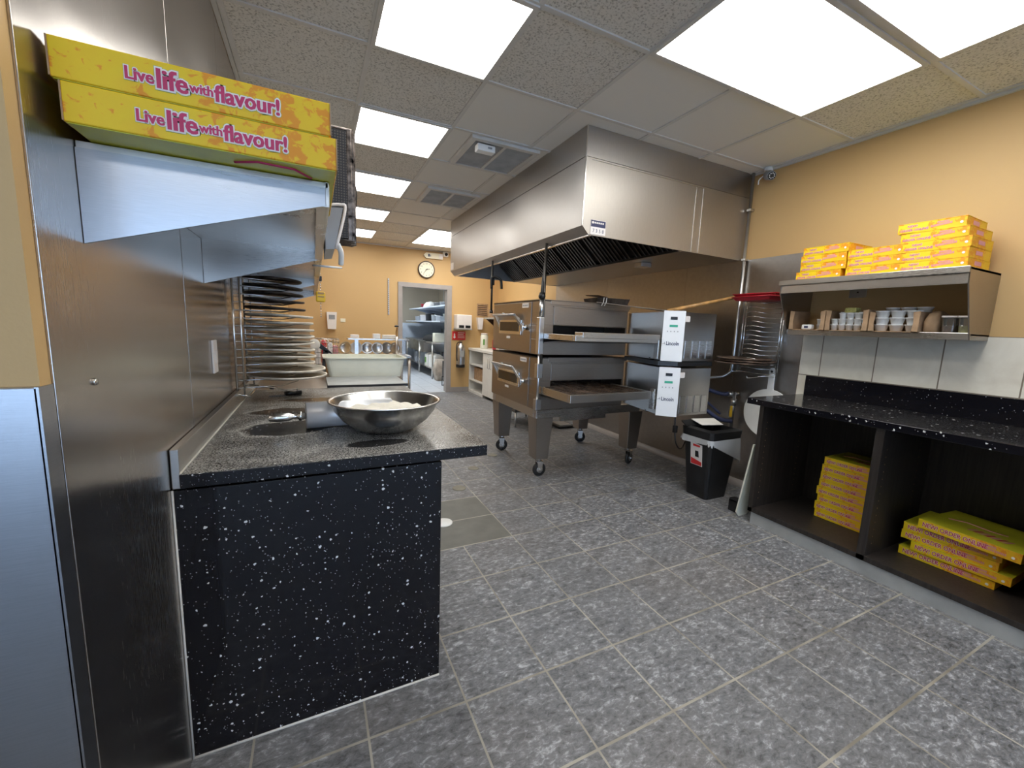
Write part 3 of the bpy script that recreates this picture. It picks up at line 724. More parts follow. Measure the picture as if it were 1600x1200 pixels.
# wall rack with discs and red trays
def wall_rack(ax, y0, y1, z0, z1, side, label, nprong, plen):
    """side=+1: rack on left wall facing +x ; -1: right wall facing -x"""
    t = thing('wire_pan_rack', label, 'wire rack', (ax, (y0+y1)/2, z0))
    r = .0045; s = side
    for y in (y0, y1):
        b = mk(); tube(b, [(ax, y, z0), (ax, y, z1)], r*1.2, 6); tube(b, [(ax+s*.03, y, z0), (ax+s*.03, y, z1)], r, 6); obj('upright', b, 'chrome', t)
    for i in range(nprong):
        z = z0+.03+(z1-z0-.06)*i/(nprong-1); ym = (y0+y1)/2
        b = mk()
        tube(b, [(ax, y0, z), (ax+s*plen*.75, y0+(ym-y0)*.5, z), (ax+s*plen, ym-.02, z+.012), (ax+s*plen, ym+.02, z+.012), (ax+s*plen*.75, y1-(y1-ym)*.5, z), (ax, y1, z)], r*.62, 5)
        obj('prong', b, 'chrome', t)
    b = mk(); tube(b, [(ax, y0, z0), (ax+s*.05, y0, z0-.01), (ax+s*.05, y1, z0-.01), (ax, y1, z0)], r, 6); obj('base_wire', b, 'chrome', t)
    return t
wall_rack(3.345, 2.01, 2.33, 1.02, 1.60, -1, 'chrome wire pan rack on the right wall between conduit and shelf', 15, .16)
for i, (dx, dy, z) in enumerate(((0, 0, 1.124), (.015, -.02, 1.106), (-.01, .01, 1.088))):
    b = mk(); lathe(b, (0, 0, 0), [(.001, 0), (.19, 0), (.20, .006), (.20, .014), (.19, .010), (.001, .004)], 40)
    o = obj('pizza_pan', b, 'discbrown', loc=(3.135+dx, 2.16+dy, z), local=True)
    tag(o, ('topmost', 'middle', 'lowest')[i]+' of three brown round pans resting on the right wall rack', 'pizza pan', 'brown round pans on the right rack')
for i, (dx, dy, z, a) in enumerate(((0, 0, 1.612, .1), (-.03, -.02, 1.588, -.1))):
    t = thing('serving_tray', ('upper' if i == 0 else 'lower')+' red plastic serving tray on top of the right wall rack', 'tray', (3.21+dx, 2.12+dy, z), a, 'red trays on the right rack')
    b = mk(); W, D = .105, .145
    box(b, -W, W, -D, D, 0, .006, .002, M4=Matrix.Identity(4))
    for s in (-1, 1):
        prism(b, [(s*W, -D, 0), (s*W, D, 0), (s*(W+.02), D+.01, .026), (s*(W+.02), -D-.01, .026)], (-s*.004, 0, .002))
        prism(b, [(-W, s*D, 0), (W, s*D, 0), (W+.02, s*(D+.02), .026), (-W-.02, s*(D+.02), .026)], (0, -s*.004, .002))
    obj('dish', b, 'red', t, local=True)
    b = mk(); tube(b, [(-W-.02, -D-.02, .027), (W+.02, -D-.02, .027), (W+.02, D+.02, .027), (-W-.02, D+.02, .027)], .005, 6, closed=True); obj('rim', b, 'red', t, local=True)
b = mk(); tube(b, arc([(3.33, 2.01, .99), (3.22, 2.03, 1.0), (3.16, 2.12, .975), (3.15, 2.13, .99)]), .004, 6); tube(b, [(3.33, 2.31, 1.0), (3.20, 2.31, 1.01)], .004, 6)
tag(obj('hook', b, 'chrome', loc=(3.33, 2.1, .99)), 'bent chrome wire hook under the right wall pan rack', 'hook')
# hanging white peel
t = thing('plastic_peel', 'white round plastic peel hanging behind the black counter end', 'pizza peel', (3.31, 2.03, .70))
b = mk(); n = 40; pts = []
for i in range(n+1):
    a = PI/2+.12+(2*PI-.24)*i/n; pts.append((3.31, 2.03+.20*math.cos(a), .69+.20*math.sin(a)))
pts += [(3.31, 2.03+.022, .95), (3.31, 2.03+.022, 1.05), (3.31, 2.03+.01, 1.062), (3.31, 2.03-.01, 1.062), (3.31, 2.03-.022, 1.05), (3.31, 2.03-.022, .95)]
prism(b, pts, (.012, 0, 0)); obj('blade', b, 'white', t)
b = mk(); cyl(b, (3.307, 2.03, 1.035), (3.31, 2.03, 1.035), .010, n=12); obj('hole', b, 'black', t)
# leaning pale paddle and black foot
t = thing('long_paddle', 'pale plastic paddle leaning on the side of the dark cabinet', 'paddle', (2.86, 1.83, 0))
b = mk(); prism(b, [(2.752, 1.815, .03), (2.775, 1.812, .0), (2.86, 1.812, .0), (2.90, 1.812, .03), (2.86, 1.765, .55), (2.785, 1.765, .55)], (.004, .014, 0)); obj('blade', b, 'board', t)
b = mk(); tube(b, [(2.83, 1.772, .53), (2.83, 1.755, .80)], .011, 8); obj('handle', b, 'board', t)
t = thing('caster_foot', 'small black plastic wheeled foot beside the dark cabinet', 'caster', (2.86, 1.87, 0))
b = mk(); box(b, 2.80, 2.86, 1.85, 1.92, .07, .10, .008); box(b, 2.80, 2.812, 1.85, 1.92, 0, .09, .003); box(b, 2.85, 2.862, 1.85, 1.92, .03, .09, .003); obj('bracket', b, 'black', t)
b = mk(); lathe(b, (2.865, 1.84, .03), [(.005, -.012), (.028, -.012), (.03, 0), (.028, .012), (.005, .012)], 16, axis='x'); obj('wheel', b, 'black', t)
# gas hose
t = thing('gas_hose', 'dark blue gas hose with a yellow valve on the wall behind the bin', 'hose', (3.2, 2.4, .7))
b = mk(); tube(b, arc([(3.02, 2.50, .84), (3.12, 2.46, .83), (3.22, 2.40, .80), (3.27, 2.36, .80)]), .018); tube(b, arc([(3.02, 2.5, .70), (3.10, 2.45, .66), (3.20, 2.38, .58), (3.30, 2.32, .56)]), .018); tube(b, arc([(3.02, 2.5, .76), (3.12, 2.45, .72), (3.22, 2.38, .62)]), .010); obj('hose', b, 'bluehose', t)
b = mk(); cyl(b, (3.27, 2.36, .80), (3.30, 2.34, .80), .024); cyl(b, (3.31, 2.33, .82), (3.31, 2.33, .50), .013); cyl(b, (3.31, 2.33, .70), (3.31, 2.33, .76), .02); cyl(b, (3.31, 2.33, .80), (3.37, 2.33, .80), .013); obj('fitting', b, 'alu', t)
b = mk(); box(b, 3.275, 3.29, 2.315, 2.335, .60, .70, .005); obj('valve_lever', b, 'yellow', t)
# bin
t = thing('waste_bin', 'black open-top waste bin with a clear liner by the steel wall', 'bin', (2.89, 2.19, 0))
def rr(x0, x1, y0, y1, z, r, n=4):
    o = []
    for cx, cy, a0 in ((x1-r, y1-r, 0), (x0+r, y1-r, PI/2), (x0+r, y0+r, PI), (x1-r, y0+r, 3*PI/2)):
        for i in range(n+1):
            a = a0+PI/2*i/n; o.append((cx+r*math.cos(a), cy+r*math.sin(a), z))
    return o
def loft(bm, rings, mi=0, close=(True, True), smooth=False):
    R = [[bm.verts.new(p) for p in r] for r in rings]; n = len(R[0])
    for a, b_ in zip(R, R[1:]):
        for k in range(n):
            f = bm.faces.new((a[k], a[(k+1) % n], b_[(k+1) % n], b_[k])); f.material_index = mi; f.smooth = smooth
    if close[0]: bm.faces.new(R[0][::-1]).material_index = mi
    if close[1]: bm.faces.new(R[-1]).material_index = mi
b = mk(); A = (2.775, 3.02, 2.10, 2.30); B = (2.715, 3.055, 2.055, 2.325)
loft(b, [rr(*A, 0.0, .03), rr(*B, .50, .035), rr(2.722, 3.048, 2.062, 2.318, .50, .033), rr(2.785, 3.01, 2.11, 2.29, .01, .028)], close=(True, True)); obj('body', b, 'black', t)
b = mk(); loft(b, [rr(2.708, 3.062, 2.048, 2.332, .475, .035), rr(2.70, 3.07, 2.04, 2.34, .565, .035), rr(2.745, 3.025, 2.085, 2.30, .575, .03), rr(2.75, 3.02, 2.09, 2.295, .50, .03), rr(2.72, 3.05, 2.06, 2.32, .48, .035)], close=(False, False))
prism(b, [(2.70, 2.28, .565), (3.07, 2.28, .565), (3.07, 2.34, .60), (2.70, 2.34, .60)], (0, 0, .008))
obj('rim', b, 'black', t)
b = mk(); prism(b, [(2.80, 2.22, .585), (3.03, 2.20, .575), (3.05, 2.31, .605), (2.79, 2.32, .615)], (0, 0, .004)); obj('lid_flap', b, 'paper', t)
b = mk(); n = 48; r0 = rr(2.705, 3.065, 2.045, 2.335, .50, .04, 11); rings = []
random.seed(3); droop = [0]*len(r0)
for i in range(len(r0)): 
    x, y = r0[i][0], r0[i][1]; droop[i] = .040+.17*max(0, (x-2.80)/.26)+.012*math.sin(i*1.7)+random.uniform(-.006, .006)
for k in range(4):
    rings.append([(2.885+(p[0]-2.885)*(1+.02+.015*k+.012*math.sin(i*2.3)*k/3), 2.19+(p[1]-2.19)*(1+.02+.02*k+.012*math.sin(i*2.3)*k/3), .505-droop[i]*k/3) for i, p in enumerate(r0)])
loft(b, rings, close=(False, False), smooth=True); obj('liner', b, 'bag', t)
def side_pt(u, z): # on the -x face of bin, u along y
    x = 2.775-.06*z/.5-.001; return Vector((x, 2.30-u, z))
b = mk()
prism(b, [side_pt(.055, .27), side_pt(.165, .27), side_pt(.165, .445), side_pt(.055, .455)], (-.001, 0, 0), 0)
prism(b, [side_pt(.06, .275)+Vector((-.0012, 0, 0)), side_pt(.16, .275)+Vector((-.0012, 0, 0)), side_pt(.16, .305)+Vector((-.0012, 0, 0)), side_pt(.06, .325)+Vector((-.0012, 0, 0))], (-.001, 0, 0), 1)
prism(b, [side_pt(.08, .425)+Vector((-.0012, 0, 0)), side_pt(.145, .425)+Vector((-.0012, 0, 0)), side_pt(.145, .44)+Vector((-.0012, 0, 0)), side_pt(.08, .443)+Vector((-.0012, 0, 0))], (-.001, 0, 0), 1)
prism(b, [side_pt(.10, .34)+Vector((-.0012, 0, 0)), side_pt(.135, .34)+Vector((-.0012, 0, 0)), side_pt(.13, .39)+Vector((-.0012, 0, 0)), side_pt(.10, .39)+Vector((-.0012, 0, 0))], (-.001, 0, 0), 2)
obj('product_label', b, ['whitep', 'redsign', 'black'], t)

# ================================================================ right cabinet
t = thing('open_base_cabinet', 'dark wood open base cabinet along the right wall holding pizza boxes', 'cabinet', (3.05, .9, 0))
y_end = 1.735; dv = [(1.705, y_end), (1.045, 1.085), (.425, .455), (-.2, -.17)]
for y0, y1 in dv:
    b = mk(); box(b, 2.745, 3.34, y0, y1, .086, .845, .001)
    for k in range(14): 
        for xx in (2.80, 3.2):
            cyl(b, (xx, y0-.0006, .18+k*.042), (xx, y0-.0001, .18+k*.042), .0035, n=6, mi=1)
            if y0 < 1.5: cyl(b, (xx, y1+.0001, .18+k*.042), (xx, y1+.0006, .18+k*.042), .0035, n=6, mi=1)
    obj('side_panel', b, ['darkwood', 'card'], t)
b = mk(); box(b, 2.745, 3.34, -.2, y_end, .085, .115, .001); obj('bottom_panel', b, 'darkwood', t)
b = mk(); box(b, 3.335, 3.35, -.2, y_end, .086, .845); obj('back_panel', b, 'darkwood', t)
b = mk(); box(b, 2.757, 2.775, -.2, y_end-.02, .0, .085); obj('kick_board', b, 'kick', t)
t = thing('countertop', 'black speckled quartz countertop with upstand on the dark cabinet', 'countertop', (3.05, .9, .845))
b = mk(); box(b, 2.72, XR-.012, -.25, 1.815, .846, .888, .003); obj('slab', b, 'granite_r', t)
b = mk(); box(b, 3.335, XR-.011, -.25, 1.79, .888, 1.035, .002); obj('upstand', b, 'granite_r', t)

# printed cardboard boxes -----------------------------------------------------
def pizza_box(w_, d_, h_, label, loc, rz, group, style='small', name='pizza_box'):
    """front face looks along local -y, origin bottom centre"""
    t = thing(name, label, 'pizza box', loc, rz, group)
    b = mk(); box(b, -w_/2, w_/2, -d_/2, d_/2, 0, h_-.0035, .0015); obj('carton', b, 'box', t, local=True)
    b = mk(); box(b, -w_/2-.001, w_/2+.001, -d_/2-.001, d_/2, h_-.0035, h_-.0003, .0008)
    for f in b.faces:
        f.material_index = 0 if f.normal.z > .5 or f.calc_center_median().z > h_-.0006 else 1
    obj('lid', b, ['boxtop', 'box'], t, local=True)
    y = -d_/2-.001
    b = mk(); r = (1, 0, 0); u = (0, 0, 1)
    if style == 'small':
        for s_, sz, zz, cx in (('NEW!', .012, .66, .15), ('ORDER ONLINE', .012, .28, .04)):
            text(b, s_, sz*1.5*w_/.30, (-w_/2+w_*cx, y, h_*zz-.005), r, u, 1, .0010, .0002, 0); text(b, s_, sz*1.5*w_/.30, (-w_/2+w_*cx, y, h_*zz-.005), r, u, 0, .0003, .0002, .0004)
        random.seed(5)
        for k in range(14): box(b, w_*.0+k*w_*.022, w_*.016+k*w_*.022, y-.0006, y-.0001, h_*(.28+.012*k), h_*(.50+.012*k), mi=2)
        for k in range(8): box(b, w_*.09+k*w_*.022, w_*.106+k*w_*.022, y-.0006, y-.0001, h_*.62, h_*.80, mi=2)
        cyl(b, (w_*.43, y, h_*.42), (w_*.43, y-.0006, h_*.42), h_*.12, n=12, mi=1)
        e_ = mk(); box(e_, w_/2+.0002, w_/2+.0008, -d_*.2, d_*.1, h_*.3, h_*.7); obj('end_print', e_, 'pinkp', t, local=True)
    else:
        text(b, 'NEW! ORDER ONLINE', .031*w_/.37, (-w_*.45, y, h_*.30), r, u, 1, .0018, .0002, 0, xs=.78); text(b, 'NEW! ORDER ONLINE', .031*w_/.37, (-w_*.45, y, h_*.30), r, u, 0, .0006, .0002, .0005, xs=.78)
        for k in range(16): box(b, w_*.12+k*w_*.016, w_*.131+k*w_*.016, y-.0006, y-.0001, h_*.28, h_*.50, mi=2)
        for k in range(9): box(b, w_*.14+k*w_*.016, w_*.151+k*w_*.016, y-.0006, y-.0001, h_*.58, h_*.80, mi=2)
        cyl(b, (w_*.43, y, h_*.36), (w_*.43, y-.0006, h_*.36), h_*.13, n=12, mi=1)
        # lid print
        z = h_+.0001; tube(b, [(-w_*.36, -d_*.05, z), (-w_*.2, d_*.05, z), (w_*.05, 0, z), (w_*.2, d_*.03, z)], .004, 4, 2)
        for k in range(7): prism(b, [(-w_*.1+k*.022, -d_*.25-k*.003, h_), (-w_*.1+k*.022+.016, -d_*.25-k*.003, h_), (-w_*.05+k*.022+.012, -d_*.12-k*.003, h_), (-w_*.05+k*.022, -d_*.12-k*.003, h_)], (0, 0, .0004), 0 if k % 2 else 2)
    obj('lettering', b, ['pink', 'whitep', 'pinkp'], t, local=True)
    return t
# facing -x  => local -y -> world -x : rz = -90deg  (local x -> world -y)
RZ = -PI/2
def stack(n, w_, d_, h_, xf, yc, z0, where, group, jit, style, extra=None):
    first = None
    for i in range(n):
        k = n-1-i
        dx, dy, a = jit[i % len(jit)]
        nm_ = 'lowest' if i == 0 else ORD[k]
        lab = 'yellow box, %s in the %s' % (nm_, where)
        loc = (xf+d_/2+dx, yc+dy, z0+i*h_)
        if first is None: first = pizza_box(w_, d_, h_, lab, loc, RZ+a, group, style)
        else:
            c = dup(first, loc, RZ+a, lab)
stack(8, .30, .30, .0525, 3.045, 1.315, .116, 'eight-box stack inside the dark cabinet', 'pizza boxes stacked in the cabinet', [(0, 0, 0), (0, .006, 0), (0, -.004, .01), (0, .006, 0), (0.002, -.002, 0), (0, -.006, 0), (0, -.008, 0), (.004, -.014, 0)], 'mid')
stack(4, .372, .345, .048, 2.985, .805, .116, 'four boxes under the skewed box', 'pizza boxes stacked in the cabinet', [(0, 0, 0), (-.01, -.05, 0), (0, 0, 0), (0, -.002, .02)], 'mid')
pizza_box(.38, .36, .05, 'yellow printed pizza box lying skewed on top of the five-box stack in the dark cabinet', (3.12, .715, .309), RZ-.10, 'pizza boxes stacked in the cabinet', 'mid')

# ================================================================ right wall shelf
SZT, SZB, SY0, SY1 = 1.70, 1.355, .905, 1.845
t = thing('wall_shelf', 'stainless steel two-tier wall shelf with tapered ends on the right wall', 'wall shelf', (3.2, 1.38, SZB))
b = mk(); box(b, 2.965, XR-.001, SY0, SY1, SZT-.015, SZT, .002); box(b, 2.962, 2.972, SY0, SY1, SZT-.03, SZT+.003, .002); obj('top_shelf', b, 'steel', t)
b = mk(); box(b, 2.985, 2.995, SY0+.004, SY1-.004, SZT-.083, SZT-.028, .002); obj('front_lip', b, 'steel_bright', t)
b = mk(); box(b, 3.125, XR-.001, SY0, SY1, SZB, SZB+.012, .002); box(b, 3.12, 3.13, SY0, SY1, SZB-.022, SZB+.016, .002); obj('bottom_shelf', b, 'steel', t)
for y in (SY0, SY1-.006):
    b = mk(); prism(b, [(2.972, y, SZT-.002), (2.985, y, SZT-.085), (3.12, y, SZB-.022), (XR-.001, y, SZB-.022), (XR-.001, y, SZT-.002)], (0, .006, 0)); obj('end_bracket', b, 'steel_oven', t)
b = mk(); box(b, XR-.008, XR-.001, 1.50, 1.60, 1.60, 1.68, .003); box(b, XR-.010, XR-.008, 1.545, 1.555, 1.63, 1.64, mi=1)
tag(obj('wall_outlet', b, ['alu', 'black'], loc=(XR, 1.55, 1.6)), 'steel outlet plate on the wall inside the right wall shelf', 'outlet')
J = [(0, .004, 0), (.004, -.003, .01), (0, .003, -.01), (-.006, .004, 0), (.004, .0, .02)]
stack(4, .265, .26, .0520, 2.99, 1.600, SZT+.001, 'left stack of four on the wall shelf', 'pizza boxes on top of the wall shelf', [(-.0, .02, 0), (0, -.002, 0), (0, 0, 0), (.0, -.01, -.02)], 'small')
stack(3, .268, .27, .0520, 2.99, 1.327, SZT+.001, 'middle stack of three on the wall shelf', 'pizza boxes on top of the wall shelf', [(0, 0, 0), (0, -.004, 0), (0, .0, .01)], 'small')
stack(5, .272, .28, .0520, 2.99, 1.063, SZT+.001, 'right stack of five on the wall shelf', 'pizza boxes on top of the wall shelf', [(0, 0, 0), (0, 0.002, 0), (0, .0, .01), (0, .012, -.01), (.0, .034, .03)], 'small')
# crates and cups
def crate(y0, y1, h, label, gap=.03):
    t = thing('cardboard_tray', label, 'cardboard tray', (3.2, (y0+y1)/2, SZB+.013), group='cut cardboard trays on the lower shelf')
    z = SZB+.013; x0 = 3.105; x1 = 3.34
    b = mk(); box(b, x0, x1, y0, y1, z, z+.004); obj('base', b, 'card', t)
    for y, s in ((y0, 1), (y1, -1)):
        b = mk(); prism(b, [(x0, y, z), (x1, y, z), (x1, y, z+h), (x0+.01, y, z+h*.98), (x0, y, z+h*.55), (x0+.012, y, z+h*.45)], (0, s*.006, 0)); prism(b, [(x0, y, z), (x0, y+s*gap, z), (x0, y+s*gap*.8, z+h*.45), (x0, y+s*gap, z+h*.95), (x0, y, z+h)], (.004, 0, 0)); obj('side', b, 'card', t)
crate(1.598, 1.825, .135, 'leftmost cut cardboard tray on the lower shelf, nearly empty')
crate(1.357, 1.592, .135, 'second cut cardboard tray from the left, full of small white cups')
crate(1.115, 1.350, .120, 'rightmost cut cardboard tray, holding the larger white cups')
def cup_proto(r, h, name, mat='white'):
    t = thing(name, '', 'cup', (0, 0, 0))
    b = mk(); lathe(b, (0, 0, 0), [(r*.72, 0), (r*.95, h*.85), (r, h*.86), (r, h*.93)], 16); obj('cup', b, mat, t, local=True)
    b = mk(); lathe(b, (0, 0, 0), [(r*1.03, h*.93), (r*1.03, h), (r*.9, h*1.0)], 16); obj('lid', b, 'enamel', t, local=True)
    return t
COL = ['leftmost', 'second', 'third', 'fourth', 'fifth']; ROW = ['bottom', 'middle', 'upper', 'top']
zt = SZB+.018
pr = cup_proto(.0225, .037, 'sauce_cup'); used = [0]
def cup(proto, loc, label, group):
    if used[0] == 0 or proto.get('u', 0) == 0:
        c = proto; proto['u'] = 1; c.location = loc; used[0] = 1
    else: c = dup(proto, loc)
    if 'u' in c.keys() and c is not proto: del c['u']
    c['label'] = label; c['group'] = group; return c
for row in range(3):
    for col in range(5):
        if row == 2 and col in (0,): continue
        y = 1.562-col*.043
        cup(pr, (3.145, y-.008, zt+row*.0375), 'small white lidded sauce cup, %s column from the left, %s row, second tray' % (COL[col], ROW[row]), 'small sauce cups in the second tray')
for k in range(4): cup(pr, (3.20, 1.53-k*.045, zt+.0375*3-.03+(k % 2)*.01), 'small white cup heaped at the back of the second tray, %s from the left' % (COL[k]), 'small sauce cups in the second tray')
for k, (yy, r_) in enumerate(((1.665, 0), (1.625, 0), (1.665, 1), (1.625, 1), (1.648, 2))):
    cup(pr, (3.19, yy, zt+r_*.0375), 'small grey-white cup in the leftmost tray, %s row, %s' % (ROW[r_], 'left' if yy > 1.64 else 'right'), 'small cups in the leftmost tray')
pr2 = cup_proto(.036, .040, 'soup_cup'); 
for row in range(3):
    for col in range(3):
        cup(pr2, (3.155, 1.305-col*.074, zt+row*.0405), 'larger white lidded cup, %s column from the left, %s row, right tray' % (COL[col], ROW[row]), 'larger cups in the right tray')
for k in range(3): cup(pr2, (3.235, 1.290-k*.074, zt+.105), 'larger pale cup in the back row of the right tray, %s from left' % COL[k], 'larger cups in the right tray')
del pr['u'], pr2['u']
b = mk(); box(b, 3.13, 3.17, 1.69, 1.755, zt, zt+.035, .008); box(b, 3.128, 3.13, 1.71, 1.735, zt+.01, zt+.025, mi=1)
tag(obj('butter_pack', b, ['white', 'navy'], loc=(3.15, 1.72, zt)), 'small white and blue pack in the leftmost cardboard tray', 'food pack')
b = mk(); box(b, 3.13, 3.19, 1.44, 1.50, zt+.114, zt+.145, .003)
tag(obj('sauce_packet', b, 'orangefood', loc=(3.16, 1.47, zt+.11)), 'olive coloured packet lying on the small white cups', 'packet')
b = mk(); loft(b, [rr(3.14, 3.30, 1.048, 1.108, zt-.004, .015), rr(3.135, 3.30, 1.045, 1.110, zt+.06, .02), rr(3.15, 3.29, 1.05, 1.10, zt+.10, .02), rr(3.19, 3.25, 1.06, 1.09, zt+.12, .01)], smooth=True)
tag(obj('paper_bag', b, 'card', loc=(3.2, 1.02, zt)), 'crumpled brown paper bag beside the right cardboard tray', 'paper bag')
def tub(xc, yc, w_, food, lab):
    t = thing('food_tub', lab, 'tub', (xc, yc, zt-.004), group='clear tubs on the lower shelf')
    z = zt-.004
    b = mk(); loft(b, [rr(xc-.045, xc+.045, yc-w_*.8, yc+w_*.8, z, .012), rr(xc-.05, xc+.05, yc-w_, yc+w_, z+.085, .014)], smooth=False); obj('container', b, 'jar', t)
    b = mk(); loft(b, [rr(xc-.042, xc+.042, yc-w_*.76, yc+w_*.76, z+.004, .01), rr(xc-.043, xc+.043, yc-w_*.8, yc+w_*.8, z+.04, .01)]); obj('contents', b, food, t)
    b = mk(); loft(b, [rr(xc-.053, xc+.053, yc-w_-.003, yc+w_+.003, z+.085, .015), rr(xc-.053, xc+.053, yc-w_-.003, yc+w_+.003, z+.094, .015)]); obj('lid', b, 'whitep', t)
tub(3.19, 1.006, .030, 'brownfood', 'clear tub of dark red flakes on the lower shelf, beside the paper bag')
tub(3.19, .942, .028, 'orangefood', 'clear tub of green pickles at the right end of the lower shelf')

# ================================================================ LEFT COUNTER
t = thing('counter_base', 'black speckled quartz end panel and base of the left counter', 'counter', (.02, 2.0, 0))
b = mk(); box(b, -.356, .392, 1.342, 1.372, 0, .838, .002); obj('end_panel', b, 'granite', t)
b = mk(); box(b, .36, .39, 1.374, 2.82, .08, .838); box(b, -.35, .38, 2.80, 2.82, .08, .838); box(b, -.35, .36, 1.40, 2.79, .05, .08); obj('carcass', b, 'darkwood', t)
b = mk(); cyl(b, (-.356, 1.341, .003), (.392, 1.341, .003), .004, n=6); cyl(b, (-.357, 1.341, 0), (-.357, 1.341, .84), .003, n=6); obj('sealant', b, 'paper', t)
t = thing('worktop', 'black speckled quartz worktop dusted with flour, in the left foreground', 'countertop', (.1, 2.0, .845))
b = mk(); box(b, -.338, .560, 1.333, 2.825, .845, .886, .003); obj('slab', b, 'granite_f', t)
t = thing('steel_upstand', 'steel channel upstand between the floury worktop and the left wall', 'upstand', (-.35, 2.0, .84))
b = mk(); box(b, -.358, -.339, 1.345, 2.83, .842, .953, .002); obj('channel', b, 'steel', t)
b = mk(); box(b, -.338, -.334, 1.336, 2.825, .884, .889); obj('sealant', b, 'paper', t)
# bowl
t = thing('mixing_bowl', 'large stainless steel mixing bowl holding flour on the black worktop', 'bowl', (.252, 1.66, .887))
pf = [(.001, 0), (.085, 0), (.125, .018), (.165, .050), (.192, .085), (.205, .118), (.214, .120), (.215, .123), (.206, .124), (.201, .118), (.188, .085), (.161, .053), (.122, .022), (.083, .005), (.001, .005)]
b = mk(); lathe(b, (.252, 1.66, .887), pf, 64); obj('bowl', b, 'steel_bright', t)
b = mk(); lathe(b, (.252, 1.66, .887), [(.001, .094), (.05, .096), (.09, .088), (.13, .090), (.17, .070), (.173, .068), (.14, .04)], 40, cap=False)
for v in b.verts: v.co.z += .008*math.sin(v.co.x*70)*math.cos(v.co.y*60)
obj('flour', b, 'flour', t)
# rolling pin / dough docker
t = thing('rolling_pin', 'large aluminium rolling pin lying behind the mixing bowl', 'rolling pin', (.06, 1.80, .94))
c0 = Vector((-.036, 1.765, .938)); dx = Vector((1, .10, 0)).normalized()
b = mk(); cyl(b, c0, c0+dx*.33, .051, n=40); obj('roller', b, 'rolleralu', t)
for s, e in ((-1, c0), (1, c0+dx*.33)):
    b = mk(); pts = [(.0, .012), (.012, .012), (.016, .018), (.024, .018), (.030, .009), (.045, .009), (.06, .016), (.10, .017), (.125, .012), (.13, .004)]
    R = []
    u, v = frame_of(dx)
    for h, r in pts:
        c = e+dx*s*h; R.append([tuple(c+(u*math.cos(2*PI*i/16)+v*math.sin(2*PI*i/16))*r) for i in range(16)])
    loft(b, R, smooth=True); obj('handle', b, 'steel_bright', t)
# black handled scraper
t = thing('marker_tool', 'small tool with a black handle lying on the floury worktop', 'hand tool', (-.16, 2.58, .889))
b = mk(); cyl(b, (-.155, 2.57, .899), (-.075, 2.60, .899), .012, .014, 12); obj('handle', b, 'black', t)
b = mk(); prism(b, [(-.23, 2.545, .888), (-.15, 2.56, .888), (-.15, 2.585, .888), (-.22, 2.56, .888)], (0, 0, .004)); obj('blade', b, 'steel_dark', t)
# white drain cap, and round floor stains made as thin discs
def cap(x, y, r, lab, m='white'):
    b = mk(); lathe(b, (x, y, 0), [(.001, 0.0), (r, 0), (r, .003), (r*.9, .006), (.001, .006)], 28, cap=False)
    tag(obj('plug_stain_disc', b, m, loc=(x, y, 0)), lab, 'cleanout plug', 'round caps in the floor tiles')
cap(.745, 2.50, .062, 'round white cleanout cap in the dark floor tiles by the counter')
cap(1.03, 3.02, .055, 'pale round floor stain behind the dark floor patch', 'stain')
cap(1.62, 3.72, .05, 'round brass-toned floor stain near the far front oven caster', 'stain')
cap(1.30, 3.42, .05, 'round dull floor stain at the corner of the floury worktop', 'stain')

# steel prep table behind the worktop
t = thing('prep_table', 'stainless steel prep table continuing behind the floury worktop', 'table', (.1, 3.7, 0))
b = mk(); box(b, -.352, .555, 2.835, 4.75, .845, .878, .003); obj('tabletop', b, 'steel', t)
b = mk(); box(b, -.356, -.345, 2.835, 4.75, .878, .96, .002); obj('upstand', b, 'steel', t)
b = mk(); box(b, -.33, .50, 2.9, 4.7, .25, .27); obj('undershelf', b, 'steel', t)
for x, y in ((-.31, 2.9), (.50, 2.9), (-.31, 4.7), (.50, 4.7)):
    b = mk(); cyl(b, (x, y, 0), (x, y, .845), .02); obj('leg', b, 'steel', t)
t = thing('speckled_board', 'grey speckled board with dark front edge in front of the cream tub', 'board', (.33, 3.1, .879))
b = mk(); box(b, .072, .585, 2.88, 3.33, .879, .893, .002); obj('slab', b, 'speck' if 'speck' in M else 'kick', t)
b = mk(); box(b, .07, .587, 2.868, 2.88, .877, .894, .001); obj('front_edge', b, 'black', t)
t = thing('dough_tub', 'long cream plastic dough tub on the prep table', 'tub', (.36, 3.52, .879))
b = mk(); x0, x1, y0, y1, z0, z1 = .10, .635, 3.37, 3.70, .880, 1.035
loft(b, [rr(x0, x1, y0, y1, z0, .03), rr(x0-.028, x1+.028, y0-.02, y1+.02, z1-.012, .04), rr(x0-.022, x1+.022, y0-.014, y1+.014, z1-.012, .035), rr(x0+.005, x1-.005, y0+.005, y1-.005, z0+.006, .025)]); obj('body', b, 'cream', t)
b = mk(); loft(b, [rr(x0-.030, x1+.030, y0-.022, y1+.022, z1-.014, .04), rr(x0-.045, x1+.045, y0-.036, y1+.036, z1-.010, .05), rr(x0-.046, x1+.046, y0-.037, y1+.037, z1, .05), rr(x0-.020, x1+.020, y0-.013, y1+.013, z1+.001, .035), rr(x0-.021, x1+.021, y0-.013, y1+.013, z1-.012, .035)], close=(False, False)); obj('rim', b, 'cream', t)

